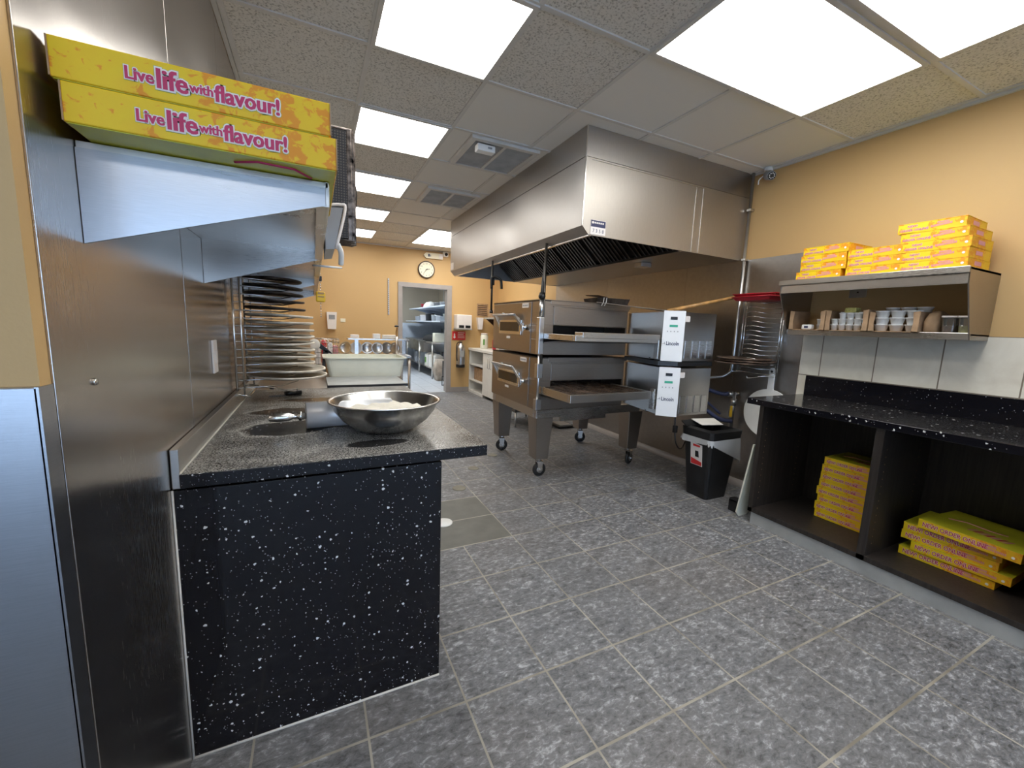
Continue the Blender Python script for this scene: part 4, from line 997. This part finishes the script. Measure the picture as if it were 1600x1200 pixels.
# left wall pan rack with discs
wall_rack(-.345, 2.36, 2.72, .935, 1.53, 1, 'tall chrome wire pan rack on the left steel wall', 15, .26)
lv = [(1.507, .135, 'discdark'), (1.470, .137, 'discdark'), (1.435, .138, 'discdark'), (1.398, .14, 'discdark'), (1.360, .142, 'discdark'), (1.322, .16, 'disc'), (1.286, .16, 'disc'), (1.250, .162, 'disc'), (1.216, .162, 'disc'), (1.180, .162, 'disc'), (1.145, .163, 'disc'), (1.110, .165, 'disc'), (1.076, .162, 'disc'), (1.040, .188, 'disc'), (1.004, .192, 'disc')]
for i, (z, r, m) in enumerate(lv):
    b = mk(); n = 44
    lathe(b, (0, 0, 0), [(.001, .001), (r*.93, -.002), (r, .001), (r+.002, .006), (r, .011), (r*.95, .009), (r*.93, .005), (.001, .006)], n, cap=False)
    ph = random.random()*6
    for v in b.verts:
        a = math.atan2(v.co.y, v.co.x); v.co.z += .0025*math.sin(2*a+ph)*(v.co.xy.length/r)
    o = obj('pizza_pan', b, m, local=True, loc=(-.322+r, 2.54, z)); o.rotation_euler = (random.uniform(-.012, .012), .016 if i > 1 else .03, 0)
    tag(o, 'round %s pizza pan on the left wall rack, %s' % ('dark' if m == 'discdark' else 'pale worn', ORD[i]), 'pizza pan', 'round pans on the left wall rack')
b = mk(); tube(b, arc([(-.33, 2.45, .965), (-.20, 2.40, .96), (-.10, 2.36, .945), (-.085, 2.35, .96)]), .004, 6); cyl(b, (-.21, 2.41, .957), (-.195, 2.405, .957), .008, n=8, mi=1)
tag(obj('hook', b, ['chrome', 'black'], loc=(-.33, 2.45, .96)), 'chrome wire hook poking out under the left wall rack', 'hook')
# switch plate on the wall
b = mk(); box(b, XL, XL+.008, 1.93, 2.0, 1.09, 1.22, .003); box(b, XL+.008, XL+.012, 1.95, 1.98, 1.13, 1.18, .001)
tag(obj('wall_switch', b, 'whitep', loc=(XL, 1.96, 1.15)), 'narrow white switch plate on the left steel wall', 'switch')
b = mk(); lathe(b, (XL, .985, 1.188), [(.001, .004), (.006, .004), (.007, 0)], 14, axis='x')
tag(obj('wall_screw', b, 'chrome', loc=(XL, .985, 1.188)), 'round screw head on the left steel wall near the column', 'screw')

# left wall shelf
LZ = 1.603
t = thing('wall_shelf', 'long stainless steel shelf on the left wall with tapered end brackets', 'wall shelf', (-.16, 2.8, 1.43))
b = mk(); box(b, XL+.001, .036, 1.003, 4.6, LZ-.012, LZ, .001); obj('shelf_board', b, 'steel', t)
b = mk(); box(b, .030, .038, 1.003, 4.6, LZ-.050, LZ+.001, .001); box(b, .012, .032, 1.003, 4.6, LZ-.050, LZ-.045); obj('front_lip', b, 'steel', t)
for y in (1.0, 1.885, 3.2, 4.6):
    b = mk(); prism(b, [(XL+.001, y, 1.432), (XL+.001, y, LZ-.012), (.030, y, LZ-.012), (.030, y, LZ-.048)], (0, .006, 0))
    obj('end_bracket', b, 'steel_cool_lit' if y == 1.0 else 'steel', t)
# long yellow boxes
def big_box(z, xo, label):
    W, D, H = .392, .40, .0600
    t = thing('pizza_box', label, 'pizza box', (-.152+xo, .925+D/2, z), 0, 'large yellow pizza boxes on the left shelf')
    b = mk(); box(b, -W/2, W/2, -D/2, D/2, 0, H-.001, .002); obj('carton', b, 'boxbig', t, local=True)
    b = mk(); box(b, -W/2+.003, W/2-.003, -D/2+.003, D/2-.003, -.0012, 0); 
    tube(b, [(.02, -D/2+.05, -.0016), (.06, -D/2+.025, -.0016), (.12, -D/2+.03, -.0016), (.15, -D/2+.07, -.0016)], .003, 5, 1)
    obj('underside', b, ['boxtop', 'pink'], t, local=True)
    b = mk(); y = -D/2; r = (1, 0, 0); u = (0, 0, 1); x = -W/2+.088
    for s_, sz, bl in (('Live', .027, .021), ('life', .043, .017), ('with', .022, .022), ('flavour!', .038, .016)):
        e = sz*.045
        for mi_, of_, li_ in ((2, .090, .0002), (1, .070, .0007), (0, .012, .0012)):
            for q in (0, 1): wd = text(b, s_, sz, (x+q*e, y, bl), r, u, mi_, sz*of_, .0002, li_+q*.00003, xs=.86)
        x += wd+e+.001
    obj('lettering', b, ['pink', 'whitep', 'green2'], t, local=True)
    b = mk(); 
    for s in (-1, 1): box(b, s*W/2-.001, s*W/2+.001, -D/2-.0012, -D/2+.03, .001, H-.002)
    obj('end_flap', b, 'card', t, local=True)
M['green2'] = plain('pale_green_outline', (.45, .50, .12), .5, 0, .02)
big_box(1.6058, .006, 'large yellow pizza box on the left shelf, lower of the two')
big_box(1.6672, -.004, 'large yellow pizza box on the left shelf, upper of the two')
# perforated pans standing upright
for i in range(6):
    y = 1.70+i*.022; xo = (0, -.006, .008, -.002, .012, .004)[i]; zt_ = (0, -.09, .01, -.02, 0, -.03)[i]
    t = thing('perforated_pan', 'upright square black perforated pan on the left shelf, %s from the camera' % ('nearest', 'second', 'third', 'fourth', 'fifth', 'sixth')[i], 'perforated pan', (-.09+xo, y, 1.607), 0, 'black perforated pans on the left shelf')
    b = mk(); box(b, -.225, .225, -.001, .001, .012, .385+zt_*.5); obj('sheet', b, 'perf', t, local=True)
    b = mk(); h = .39+zt_*.5
    tube(b, [(-.23, 0, .004), (.23, 0, .004), (.23, 0, h), (-.23, 0, h)], .0055, 6, closed=True)
    box(b, .215, .240, -.004, .014, .002, h, .002); obj('rim', b, 'rimdark', t, local=True)
# round screen behind them
b = mk(); lathe(b, (0, 0, 0), [(.001, 0), (.20, 0), (.205, .004), (.20, .008), (.001, .006)], 40, axis='y', cap=False)
tag(obj('pizza_screen', b, 'perf', loc=(-.03, 1.86, 1.815), local=True), 'round dark screen standing behind the square perforated pans', 'pizza screen')
# ticket holder and ring, yellow timer on chain
t = thing('wrap_dispenser', 'slanted grey and white dispenser hung on the front of the left shelf', 'dispenser', (.06, 1.5, 1.55))
b = mk(); prism(b, [(.040, 1.43, 1.655), (.092, 1.43, 1.66), (.066, 1.43, 1.535), (.040, 1.43, 1.53)], (0, .24, 0)); obj('body', b, 'greyp', t)
b = mk(); tube(b, arc([(.042, 1.43, 1.66), (.085, 1.43, 1.668), (.098, 1.43, 1.655), (.070, 1.43, 1.535)]), .0045, 6); obj('end_trim', b, 'whitep', t)
b = mk(); n = 24; tube(b, [(.050+.045*math.cos(a), 1.62+.09*math.sin(a), 1.500+.01*math.sin(a)) for a in (2*PI*i/n for i in range(n))], .0035, 6, closed=True); obj('ring', b, 'white', t)
b = mk(); tube(b, arc([(.080, 1.55, 1.57), (.092, 1.57, 1.545), (.093, 1.60, 1.51)]), .009, 6); obj('strap', b, 'white', t)
t = thing('kitchen_timer', 'yellow timer hanging on a chain from the left shelf', 'timer', (.045, 2.9, 1.47))
b = mk(); 
for k in range(18): lathe(b, (.045, 2.9, 1.335+k*.0165), [(.001, -.006), (.004, 0), (.001, .006)], 6, cap=False)
obj('chain', b, 'chrome', t)
b = mk(); box(b, .018, .072, 2.885, 2.915, 1.425, 1.49, .008); obj('case', b, 'yellow', t)
b = mk(); box(b, .03, .066, 2.882, 2.885, 1.475, 1.485); box(b, .03, .066, 2.882, 2.885, 1.455, 1.462); obj('display', b, 'card', t)
b = mk(); box(b, .030, .055, 2.88, 2.92, 1.555, 1.585, .004); obj('clip', b, 'black', t)

# clutter on prep table beyond the rack
b = mk(); box(b, -.33, -.03, 3.75, 4.05, .879, 1.27, .003)
for k in range(4): box(b, -.332, -.028, 3.747, 4.053, .96+k*.085, .963+k*.085)
tag(obj('cardboard_carton', b, 'card', loc=(-.18, 3.9, .879)), 'brown cardboard carton on the prep table seen between the pans', 'carton')
t = thing('wire_basket', 'small wire basket holding red and white packets behind the rack', 'basket', (.10, 4.45, .879))
b = mk()
for z in (.95, 1.0, 1.05, 1.1, 1.13): tube(b, [(.0, 4.35, z), (.22, 4.35, z), (.22, 4.6, z), (.0, 4.6, z)], .003, 5, closed=True)
for k in range(8):
    x = k*.22/7; tube(b, [(x, 4.35, .882), (x, 4.35, 1.13)], .002, 4); tube(b, [(x, 4.6, .882), (x, 4.6, 1.13)], .002, 4)
obj('wire_frame', b, 'chrome', t)
for k, (x, m, h) in enumerate(((.03, 'whitep', .20), (.085, 'redsign', .23), (.14, 'whitep', .21), (.19, 'pinkp', .18))):
    b = mk(); box(b, x-.024, x+.024, 4.42, 4.50, .882, .885+h, .01)
    tag(obj('packet', b, m, loc=(x, 4.46, .882)), ('white packet at the left in the wire basket', 'red packet in the wire basket', 'white packet right of the red one in the wire basket', 'pale pink packet at the right in the wire basket')[k], 'packet')
t = thing('tape_gun', 'black and white tape gun lying between pans and cream tub', 'tape gun', (.02, 4.0, .879))
b = mk(); prism(b, [(-.02, 4.1, 1.10), (.10, 4.1, 1.02), (.16, 4.1, 1.0), (.12, 4.1, 1.04), (.02, 4.1, 1.13)], (0, .05, 0)); prism(b, [(.06, 4.1, .879), (.13, 4.1, .879), (.11, 4.1, 1.04), (.07, 4.1, 1.04)], (0, .05, 0)); obj('body', b, 'black', t)
b = mk(); lathe(b, (.0, 4.09, 1.09), [(.02, 0), (.05, 0), (.05, .06), (.02, .06)], 20, axis='y'); obj('tape_roll', b, 'paper', t)
b = mk(); box(b, .085, .12, 3.80, 3.86, .879, 1.0, .003)
tag(obj('wood_block', b, 'wood', loc=(.1, 3.83, .879)), 'small upright wooden block at the left end of the cream tub', 'block')

# far bench with dishes
t = thing('dish_bench', 'stainless bench with raised shelf near the back wall, dishes beneath the shelf', 'bench', (.8, 6.4, 0))
b = mk(); box(b, .30, 1.30, 6.1, 6.75, .80, .83, .003); obj('bench_top', b, 'steel', t)
b = mk(); box(b, .44, 1.32, 6.35, 6.65, 1.045, 1.065, .003); obj('raised_shelf', b, 'steel_bright', t)
for x in (.56, 1.24):
    b = mk(); box(b, x-.025, x+.025, 6.40, 6.44, .83, 1.045); obj('shelf_post', b, 'steel_bright', t)
for x, y in ((.33, 6.13), (1.27, 6.13), (.33, 6.72), (1.27, 6.72)):
    b = mk(); cyl(b, (x, y, 0), (x, y, .80), .02); obj('leg', b, 'steel', t)
for k, x in enumerate((.42, .56, .72, .86, 1.0, 1.12)):
    b = mk(); lathe(b, (0, 0, 0), [(.001, .01), (.055, .01), (.065, .0), (.088, -.012), (.09, -.008), (.066, .006), (.001, .016)], 28, axis='y', cap=False)
    o = obj('dish', b, 'alu' if k != 1 else 'enamel', loc=(x, 6.50-(k % 2)*.03, .921), local=True); o.rotation_euler = (-.1, 0, .15*(k-2.5))
    tag(o, 'round metal dish standing under the far raised shelf, %s from the left' % ('leftmost', 'second', 'third', 'fourth', 'fifth', 'sixth')[k], 'dish', 'dishes under the far shelf')
for k, (x0, x1, h, m, lab) in enumerate(((.48, .60, .05, 'whitep', 'left small white pack on the far raised shelf'), (.80, .90, .07, 'white', 'middle white carton on the far raised shelf'), (.94, 1.14, .055, 'paper', 'right wide white pack on the far raised shelf'))):
    b = mk(); box(b, x0, x1, 6.42, 6.55, 1.066, 1.066+h, .006); tag(obj('pack', b, m, loc=((x0+x1)/2, 6.5, 1.066)), lab, 'pack')
t = thing('stick_blender', 'tall slim steel hand mixer with a black top standing by the doorway', 'hand mixer', (1.07, 6.2, .83))
b = mk(); cyl(b, (1.10, 6.2, .83), (1.10, 6.2, 1.11), .022, .018, 14); obj('shaft', b, 'steel', t)
b = mk(); tube(b, arc([(1.10, 6.2, 1.11), (1.095, 6.2, 1.17), (1.11, 6.2, 1.24)]), .012, 8); obj('neck', b, 'wood', t)
b = mk(); lathe(b, (1.10, 6.2, 1.245), [(.001, 0), (.03, .005), (.034, .018), (.02, .03), (.001, .032)], 16, cap=False); obj('knob', b, 'black', t)

# ================================================================ BACK WALL ITEMS
t = thing('wall_clock', 'round wall clock with cream dial and dark frame above the doorway', 'clock', (1.90, 7.69, 2.30))
b = mk(); lathe(b, (1.90, 7.70, 2.30), [(.155, 0), (.155, -.035), (.148, -.042), (.135, -.035), (.135, 0)], 48, axis='y'); obj('frame', b, 'brown', t)
b = mk(); lathe(b, (1.90, 7.665, 2.30), [(.001, -.002), (.137, -.002)], 40, axis='y', cap=False); obj('dial', b, 'dial', t)
b = mk()
for k in range(12):
    a = PI/2-k*PI/6; s_ = str(12 if k == 0 else k)
    text(b, s_, .036, (1.90+.108*math.cos(a)-.010*len(s_), 7.661, 2.30+.108*math.sin(a)-.012), (1, 0, 0), (0, 0, 1))
obj('numerals', b, 'black', t)
for nm_, a, l, w_ in (('hour_hand', math.radians(12), .065, .007), ('minute_hand', math.radians(232), .095, .005)):
    b = mk(); d = Vector((math.cos(a), 0, math.sin(a))); e = Vector((-d.z, 0, d.x)); c = Vector((1.90, 7.658, 2.30))
    prism(b, [c-e*w_-d*.02, c+e*w_-d*.02, c+e*w_*.4+d*l, c-e*w_*.4+d*l], (0, -.002, 0)); obj(nm_, b, 'black', t)
t = thing('exit_light', 'pale arrow-ended exit sign box on the back wall above the clock', 'exit sign', (2.02, 7.68, 2.55))
b = mk(); prism(b, [(1.845, 7.70, 2.555), (1.89, 7.70, 2.605), (2.20, 7.70, 2.605), (2.20, 7.70, 2.505), (1.89, 7.70, 2.505)], (0, -.05, 0)); obj('housing', b, 'dial', t)
b = mk(); box(b, 1.925, 1.955, 7.647, 7.65, 2.535, 2.58); box(b, 1.965, 1.975, 7.647, 7.65, 2.54, 2.57); obj('pictogram', b, 'bluehose', t)
b = mk(); box(b, 2.125, 2.20, 7.64, 7.65, 2.515, 2.60, .004); obj('end_cap', b, 'whitep', t)
t = thing('security_camera', 'small camera with a black lens at the back wall ceiling, beside the hood', 'security camera', (2.25, 7.66, 2.60))
b = mk(); box(b, 2.21, 2.30, 7.62, 7.70, 2.56, 2.655, .01); obj('body', b, 'white', t)
b = mk(); lathe(b, (2.255, 7.62, 2.60), [(.028, 0), (.028, -.02), (.001, -.025)], 18, axis='y'); obj('lens', b, 'black', t)
b = mk(); box(b, 1.212, 1.236, 7.685, 7.70, 1.45, 2.09, .003)
for k in range(16): box(b, 1.217, 1.231, 7.683, 7.685, 1.50+k*.036, 1.51+k*.036, mi=1)
tag(obj('wall_strip', b, ['alu', 'brown'], loc=(1.224, 7.69, 1.77)), 'long narrow metal strip fixed on the orange wall left of the door', 'metal strip')
t = thing('soap_dispenser', 'white wall dispenser with a dark window left of the doorway', 'dispenser', (.28, 7.65, 1.3))
b = mk(); prism(b, [(.20, 7.70, 1.45), (.36, 7.70, 1.45), (.345, 7.70, 1.165), (.215, 7.70, 1.165)], (0, -.10, 0)); obj('case', b, 'whitep', t)
b = mk(); box(b, .235, .33, 7.594, 7.60, 1.33, 1.405, .003); obj('window', b, 'greyp', t)
b = mk(); box(b, .42, .50, 7.692, 7.70, 1.29, 1.35, .002); tag(obj('wall_socket', b, 'dial', loc=(.46, 7.695, 1.32)), 'cream socket plate on the back wall beside the white dispenser', 'socket')
t = thing('towel_dispenser', 'white paper towel dispenser right of the doorway', 'paper towel dispenser', (2.6, 7.6, 1.38))
b = mk(); box(b, 2.45, 2.75, 7.50, 7.70, 1.245, 1.51, .012); obj('case', b, 'whitep', t)
b = mk(); box(b, 2.49, 2.59, 7.494, 7.50, 1.26, 1.31); box(b, 2.62, 2.72, 7.494, 7.50, 1.26, 1.31); obj('slot', b, 'black', t)
b = mk(); box(b, 2.44, 2.76, 7.49, 7.70, 1.228, 1.245, .004); obj('base', b, 'kick', t)
t = thing('fire_sign', 'red fire extinguisher sign with white arrow on the back wall', 'sign', (2.55, 7.69, 1.1))
b = mk(); box(b, 2.42, 2.69, 7.692, 7.70, 1.02, 1.19, .002); obj('plate', b, 'redsign', t)
b = mk(); y = 7.691
prism(b, [(2.452, y, 1.13), (2.452, y, 1.08), (2.435, y, 1.08), (2.465, y, 1.045), (2.495, y, 1.08), (2.478, y, 1.08), (2.478, y, 1.13), (2.465, y, 1.155)], (0, -.002, 0))
for k, (a0, a1) in enumerate(((2.53, 2.67), (2.53, 2.65), (2.53, 2.67), (2.53, 2.67))): box(b, a0, a1, y-.002, y, 1.158-k*.032, 1.168-k*.032)
obj('marking', b, 'whitep', t)
t = thing('fire_extinguisher', 'silver fire extinguisher with a black base hanging under the red sign', 'fire extinguisher', (2.57, 7.6, .5))
b = mk(); lathe(b, (2.57, 7.61, .50), [(.001, .0), (.082, .0), (.085, .05), (.085, .36), (.07, .42), (.03, .455), (.025, .47), (.001, .47)], 24, cap=False); obj('cylinder', b, 'alu', t)
b = mk(); lathe(b, (2.57, 7.61, .497), [(.001, -.003), (.087, -.003), (.087, .055), (.085, .056)], 24, cap=False); obj('boot', b, 'black', t)
b = mk(); box(b, 2.545, 2.595, 7.59, 7.63, .97, .995, .004); prism(b, [(2.53, 7.605, 1.0), (2.63, 7.605, 1.02), (2.63, 7.605, 1.03), (2.53, 7.605, 1.01)], (0, .012, 0)); obj('valve', b, 'steel_dark', t)
b = mk(); tube(b, arc([(2.55, 7.60, .985), (2.49, 7.59, .96), (2.475, 7.58, .85), (2.475, 7.58, .70), (2.49, 7.58, .62)]), .009, 6); obj('hose', b, 'black', t)
b = mk(); box(b, 2.53, 2.61, 7.522, 7.53, .70, .82); obj('label', b, 'kick', t)
# white cabinets on right far wall
t = thing('white_cabinet', 'white open-ended cabinet run in the far right corner past the ovens', 'cabinet', (3.07, 7.0, 0))
X0 = 2.775
for y in (7.66, 6.92, 6.24):
    b = mk(); box(b, X0, 3.34, y, y+.025, 0, .83); obj('side_panel', b, 'lam', t)
b = mk(); box(b, X0, 3.34, 6.945, 7.66, .0, .05); box(b, X0, 3.34, 6.945, 7.66, .24, .26); box(b, X0, 3.34, 6.945, 7.66, .55, .57); obj('inner_shelf', b, 'lam', t)
b = mk(); box(b, 3.33, 3.345, 6.24, 7.68, 0, .83); obj('back_panel', b, 'lam', t)
b = mk(); box(b, X0-.02, 3.36, 6.22, 7.69, .83, .875, .004); obj('top', b, 'lam', t)
b = mk(); box(b, X0-.002, X0+.016, 6.27, 6.92, .05, .82, .002); d = obj('door', b, 'lam', t)
for y in (6.56, 6.64):
    b = mk(); tube(b, [(X0-.004, y, .56), (X0-.03, y, .57), (X0-.03, y, .76), (X0-.004, y, .77)], .006, 6); obj('handle', b, 'chrome', d)
b = mk(); box(b, 2.84, 3.2, 7.05, 7.55, .262, .50, .004); tag(obj('cardboard_carton', b, 'card', loc=(3.0, 7.3, .262)), 'brown carton on the middle shelf of the far white cabinet', 'carton')
b = mk(); box(b, 2.86, 3.1, 7.08, 7.3, .50, .545, .01); tag(obj('blue_tub', b, 'bluehose', loc=(3.0, 7.2, .5)), 'flat blue tub on the carton in the far white cabinet', 'tub')
t = thing('chest_unit', 'low white unit with a dark top beside the far white cabinet', 'cabinet', (3.0, 5.9, 0))
b = mk(); box(b, 2.72, 3.34, 5.72, 6.20, 0, .50, .004); obj('body', b, 'lam', t)
b = mk(); box(b, 2.70, 3.34, 5.70, 6.21, .50, .57, .004); obj('top', b, 'greyp', t)
b = mk(); lathe(b, (2.98, 7.42, .876), [(.07, 0), (.075, .02), (.075, .24), (.06, .27)], 22); lathe(b, (2.98, 7.42, 1.146), [(.066, 0), (.066, .025)], 22, mi=1); box(b, 2.93, 2.96, 7.34, 7.346, .95, 1.06, mi=2)
tag(obj('food_container', b, ['cream', 'whitep', 'dkgreen'], loc=(2.98, 7.42, .876)), 'cream round container with white lid on the far white cabinet', 'container')
b = mk(); lathe(b, (3.06, 7.1, .876), [(.035, 0), (.038, .02), (.038, .17), (.015, .21)], 16); lathe(b, (3.06, 7.1, 1.086), [(.018, 0), (.018, .05)], 12, mi=1)
tag(obj('sauce_bottle', b, ['red', 'whitep'], loc=(3.06, 7.1, .876)), 'red bottle with white cap on the far white cabinet', 'bottle')
t = thing('corner_shelf', 'wooden shelf on the far right wall above the white cabinet', 'shelf', (3.2, 7.1, 1.44))
b = mk(); box(b, 3.02, 3.365, 6.1, 7.55, 1.445, 1.475, .003); obj('board', b, 'kick', t)
b = mk(); prism(b, [(3.36, 7.5, 1.445), (3.05, 7.5, 1.445), (3.36, 7.5, 1.2)], (0, .02, 0)); obj('bracket', b, 'brown', t)
b = mk(); box(b, 3.04, 3.3, 6.75, 6.92, 1.476, 1.66, .003); tag(obj('first_aid_box', b, 'whitep', loc=(3.1, 6.8, 1.476)), 'small white box on the far wooden wall shelf', 'box')
b = mk(); box(b, 3.05, 3.3, 7.02, 7.42, 1.476, 1.63, .003); tag(obj('cardboard_carton', b, 'card', loc=(3.1, 7.2, 1.476)), 'brown carton on the far wooden wall shelf', 'carton')
b = mk(); box(b, 2.92, 3.15, 7.692, 7.699, 1.50, 1.745)
for k in range(6): box(b, 2.94, 3.13, 7.690, 7.692, 1.52+k*.036, 1.535+k*.036, mi=1)
tag(obj('notice', b, ['card', 'brown'], loc=(3.03, 7.695, 1.62)), 'brown notice pinned in the far right corner', 'notice')
b = mk(); prism(b, [(2.91, 7.70, 1.47), (3.03, 7.70, 1.47), (3.01, 7.70, 1.24), (2.94, 7.70, 1.24)], (0, -.09, 0)); tag(obj('soap_dispenser', b, 'whitep', loc=(2.97, 7.66, 1.36)), 'tapered white soap dispenser in the far right corner', 'dispenser')
b = mk(); box(b, 3.0, 3.3, 6.3, 6.75, .876, 1.12, .006); tag(obj('coffee_machine', b, 'greyp', loc=(3.1, 6.5, .876)), 'grey appliance on the far cabinet, mostly behind the ovens', 'appliance')

# ================================================================ BACK ROOM
t = thing('sink_table', 'stainless sink table on legs in the back room', 'sink', (2.8, 11, 0))
b = mk(); box(b, 2.52, 3.2, 9.6, 12.7, .84, .88, .004); box(b, 2.56, 3.15, 10.6, 12.6, .58, .84, .004); obj('basin', b, 'steel', t)
b = mk(); box(b, 2.56, 3.15, 9.66, 12.6, .22, .24); obj('lower_shelf', b, 'steel', t)
for y in (9.64, 11.0, 12.6):
    for x in (2.55, 3.15):
        b = mk(); cyl(b, (x, y, 0), (x, y, .84), .022); obj('leg', b, 'steel', t)
b = mk(); loft(b, [rr(2.60, 3.05, 9.9, 10.9, .881, .05), rr(2.62, 3.03, 9.95, 10.8, .99, .05), rr(2.72, 2.95, 10.1, 10.6, 1.06, .05)], smooth=True); tag(obj('black_cloth', b, 'cloth', loc=(2.8, 10.4, .88)), 'black cloth heaped on the back room sink table', 'cloth')
b = mk(); box(b, 2.60, 2.95, 9.66, 9.86, .881, 1.10, .02); tag(obj('canister', b, 'cream', loc=(2.75, 9.76, .88)), 'cream box on the near end of the back room sink table', 'box')
for k, (y, m, lab) in enumerate(((9.85, 'white', 'nearest white jug beneath the back room sink table'), (10.2, 'white', 'second white jug beneath the back room sink table'), (10.6, 'white', 'white jug with a green label beneath the sink table'), (11.4, 'bluefridge', 'nearer blue jug beneath the back room sink table'), (11.9, 'bluefridge', 'farther blue jug beneath the back room sink table'))):
    b = mk(); loft(b, [rr(2.62, 2.86, y-.12, y+.12, .241, .03), rr(2.62, 2.86, y-.12, y+.12, .52, .04), rr(2.70, 2.78, y-.04, y+.04, .58, .02)]); 
    if k == 2: box(b, 2.617, 2.621, y-.07, y+.07, .32, .45, mi=1)
    tag(obj('jug', b, [m, 'dkgreen'], loc=(2.74, y, .241)), lab, 'jug', 'jugs below the sink table')
for k, (z, lab) in enumerate(((1.36, 'lower long white shelf on the right of the back room'), (1.72, 'upper long white shelf on the right of the back room'))):
    t = thing('storage_shelf', lab, 'shelf', (3.1, 10.8, z), group='back room shelves')
    b = mk(); box(b, 2.55+.1*k, 3.74, 9.0, 12.8, z, z+.03, .003); obj('board', b, 'bluefridge', t)
    for y in (9.3, 10.9, 12.5):
        b = mk(); prism(b, [(3.74, y, z), (2.75, y, z), (3.74, y, z-.22)], (0, .02, 0)); obj('bracket', b, 'bluefridge', t)
bx = [(2.70, 9.3, .16, 'greyp', 'dark container at the near end of the lower back room shelf'), (2.66, 9.8, .12, 'alu', 'first steel tin from the near end of the lower back room shelf'), (2.66, 10.2, .15, 'alu', 'second steel tin on the lower back room shelf'), (2.66, 10.8, .20, 'black', 'black container on the lower back room shelf'), (2.66, 11.4, .16, 'whitep', 'white container on the lower back room shelf'), (2.66, 12.0, .13, 'alu', 'farthest steel tin on the lower back room shelf')]
for x, y, h, m, lab in bx:
    b = mk(); lathe(b, (x+.12, y, 1.391), [(.11, 0), (.12, h*.9), (.125, h*.9), (.12, h)], 18); tag(obj('tin', b, m, loc=(x+.12, y, 1.391)), lab, 'container', 'containers on the back room shelves')
for x, y, h, m, lab in ((2.80, 9.5, .12, 'greyp', 'grey tub nearest the door on the upper back room shelf'), (2.80, 9.95, .11, 'alu', 'second tub on the upper back room shelf'), (2.80, 10.5, .12, 'greyp', 'third tub on the upper back room shelf'), (2.80, 11.9, .12, 'red', 'red tub at the far end of the upper back room shelf')):
    b = mk(); lathe(b, (x+.12, y, 1.751), [(.11, 0), (.12, h*.9), (.125, h*.9), (.12, h)], 18); tag(obj('tub', b, m, loc=(x+.12, y, 1.751)), lab, 'container', 'containers on the back room shelves')
b = mk(); lathe(b, (2.90, 11.2, 1.751), [(.20, 0), (.19, .06), (.12, .14), (.001, .17)], 24, cap=False); tag(obj('white_bowl', b, 'enamel', loc=(2.9, 11.2, 1.751)), 'upturned white bowl on the upper back room shelf', 'bowl')
t = thing('wall_panelling', 'pale blue-white panelling on the right of the back room', 'panel', (3.7, 10.8, .9))
b = mk(); box(b, 3.735, 3.748, 7.9, 13.4, 0, 1.36)
for k in range(12): box(b, 3.728, 3.736, 8.2+k*.42, 8.215+k*.42, 0, 2.5)
obj('panel', b, 'bluefridge', t)
t = thing('tall_fridge', 'tall white fridge at the back of the back room', 'fridge', (2.9, 13.2, 0))
b = mk(); box(b, 2.35, 3.7, 12.95, 13.45, 0, 1.32, .01); obj('body', b, 'bluefridge', t)
t = thing('metal_rack', 'tall dark steel cabinet edge just inside the doorway on the left', 'cabinet', (1.8, 11.3, 0))
b = mk(); box(b, 1.55, 2.16, 11.3, 12.3, 0, 1.80, .01); obj('body', b, 'steel_cool_lit', t)
b = mk(); box(b, 1.60, 2.12, 11.285, 11.30, .05, 1.75, .005); obj('door', b, 'steel', t)
t = thing('chest_freezer', 'low pale steel counter right inside the back room doorway', 'counter', (3.2, 9.1, 0))
b = mk(); box(b, 2.80, 3.7, 8.6, 9.4, .70, .78, .006); obj('top', b, 'bluefridge', t)
b = mk(); box(b, 2.84, 3.68, 8.64, 9.36, 0.02, .70); obj('body', b, 'steel', t)
t = thing('step_stool', 'dark folded stool just inside the back room doorway', 'stool', (2.55, 8.6, 0))
b = mk(); box(b, 2.52, 2.72, 8.5, 8.7, .10, .52, .01); obj('seat', b, 'black', t)
b = mk(); tube(b, [(2.46, 8.5, .012), (2.7, 8.5, .012), (2.7, 8.5, .2), (2.46, 8.5, .2)], .012, 6, closed=True); obj('frame', b, 'black', t)
b = mk(); loft(b, [rr(2.56, 2.78, 9.25, 9.5, 0, .03), rr(2.50, 2.78, 9.2, 9.5, .25, .03), rr(2.56, 2.74, 9.3, 9.45, .5, .03)], smooth=True); tag(obj('refuse_sack', b, 'bagpaper', loc=(2.65, 9.35, 0)), 'dull beige bag on the floor beneath the back room sink table end', 'bag')
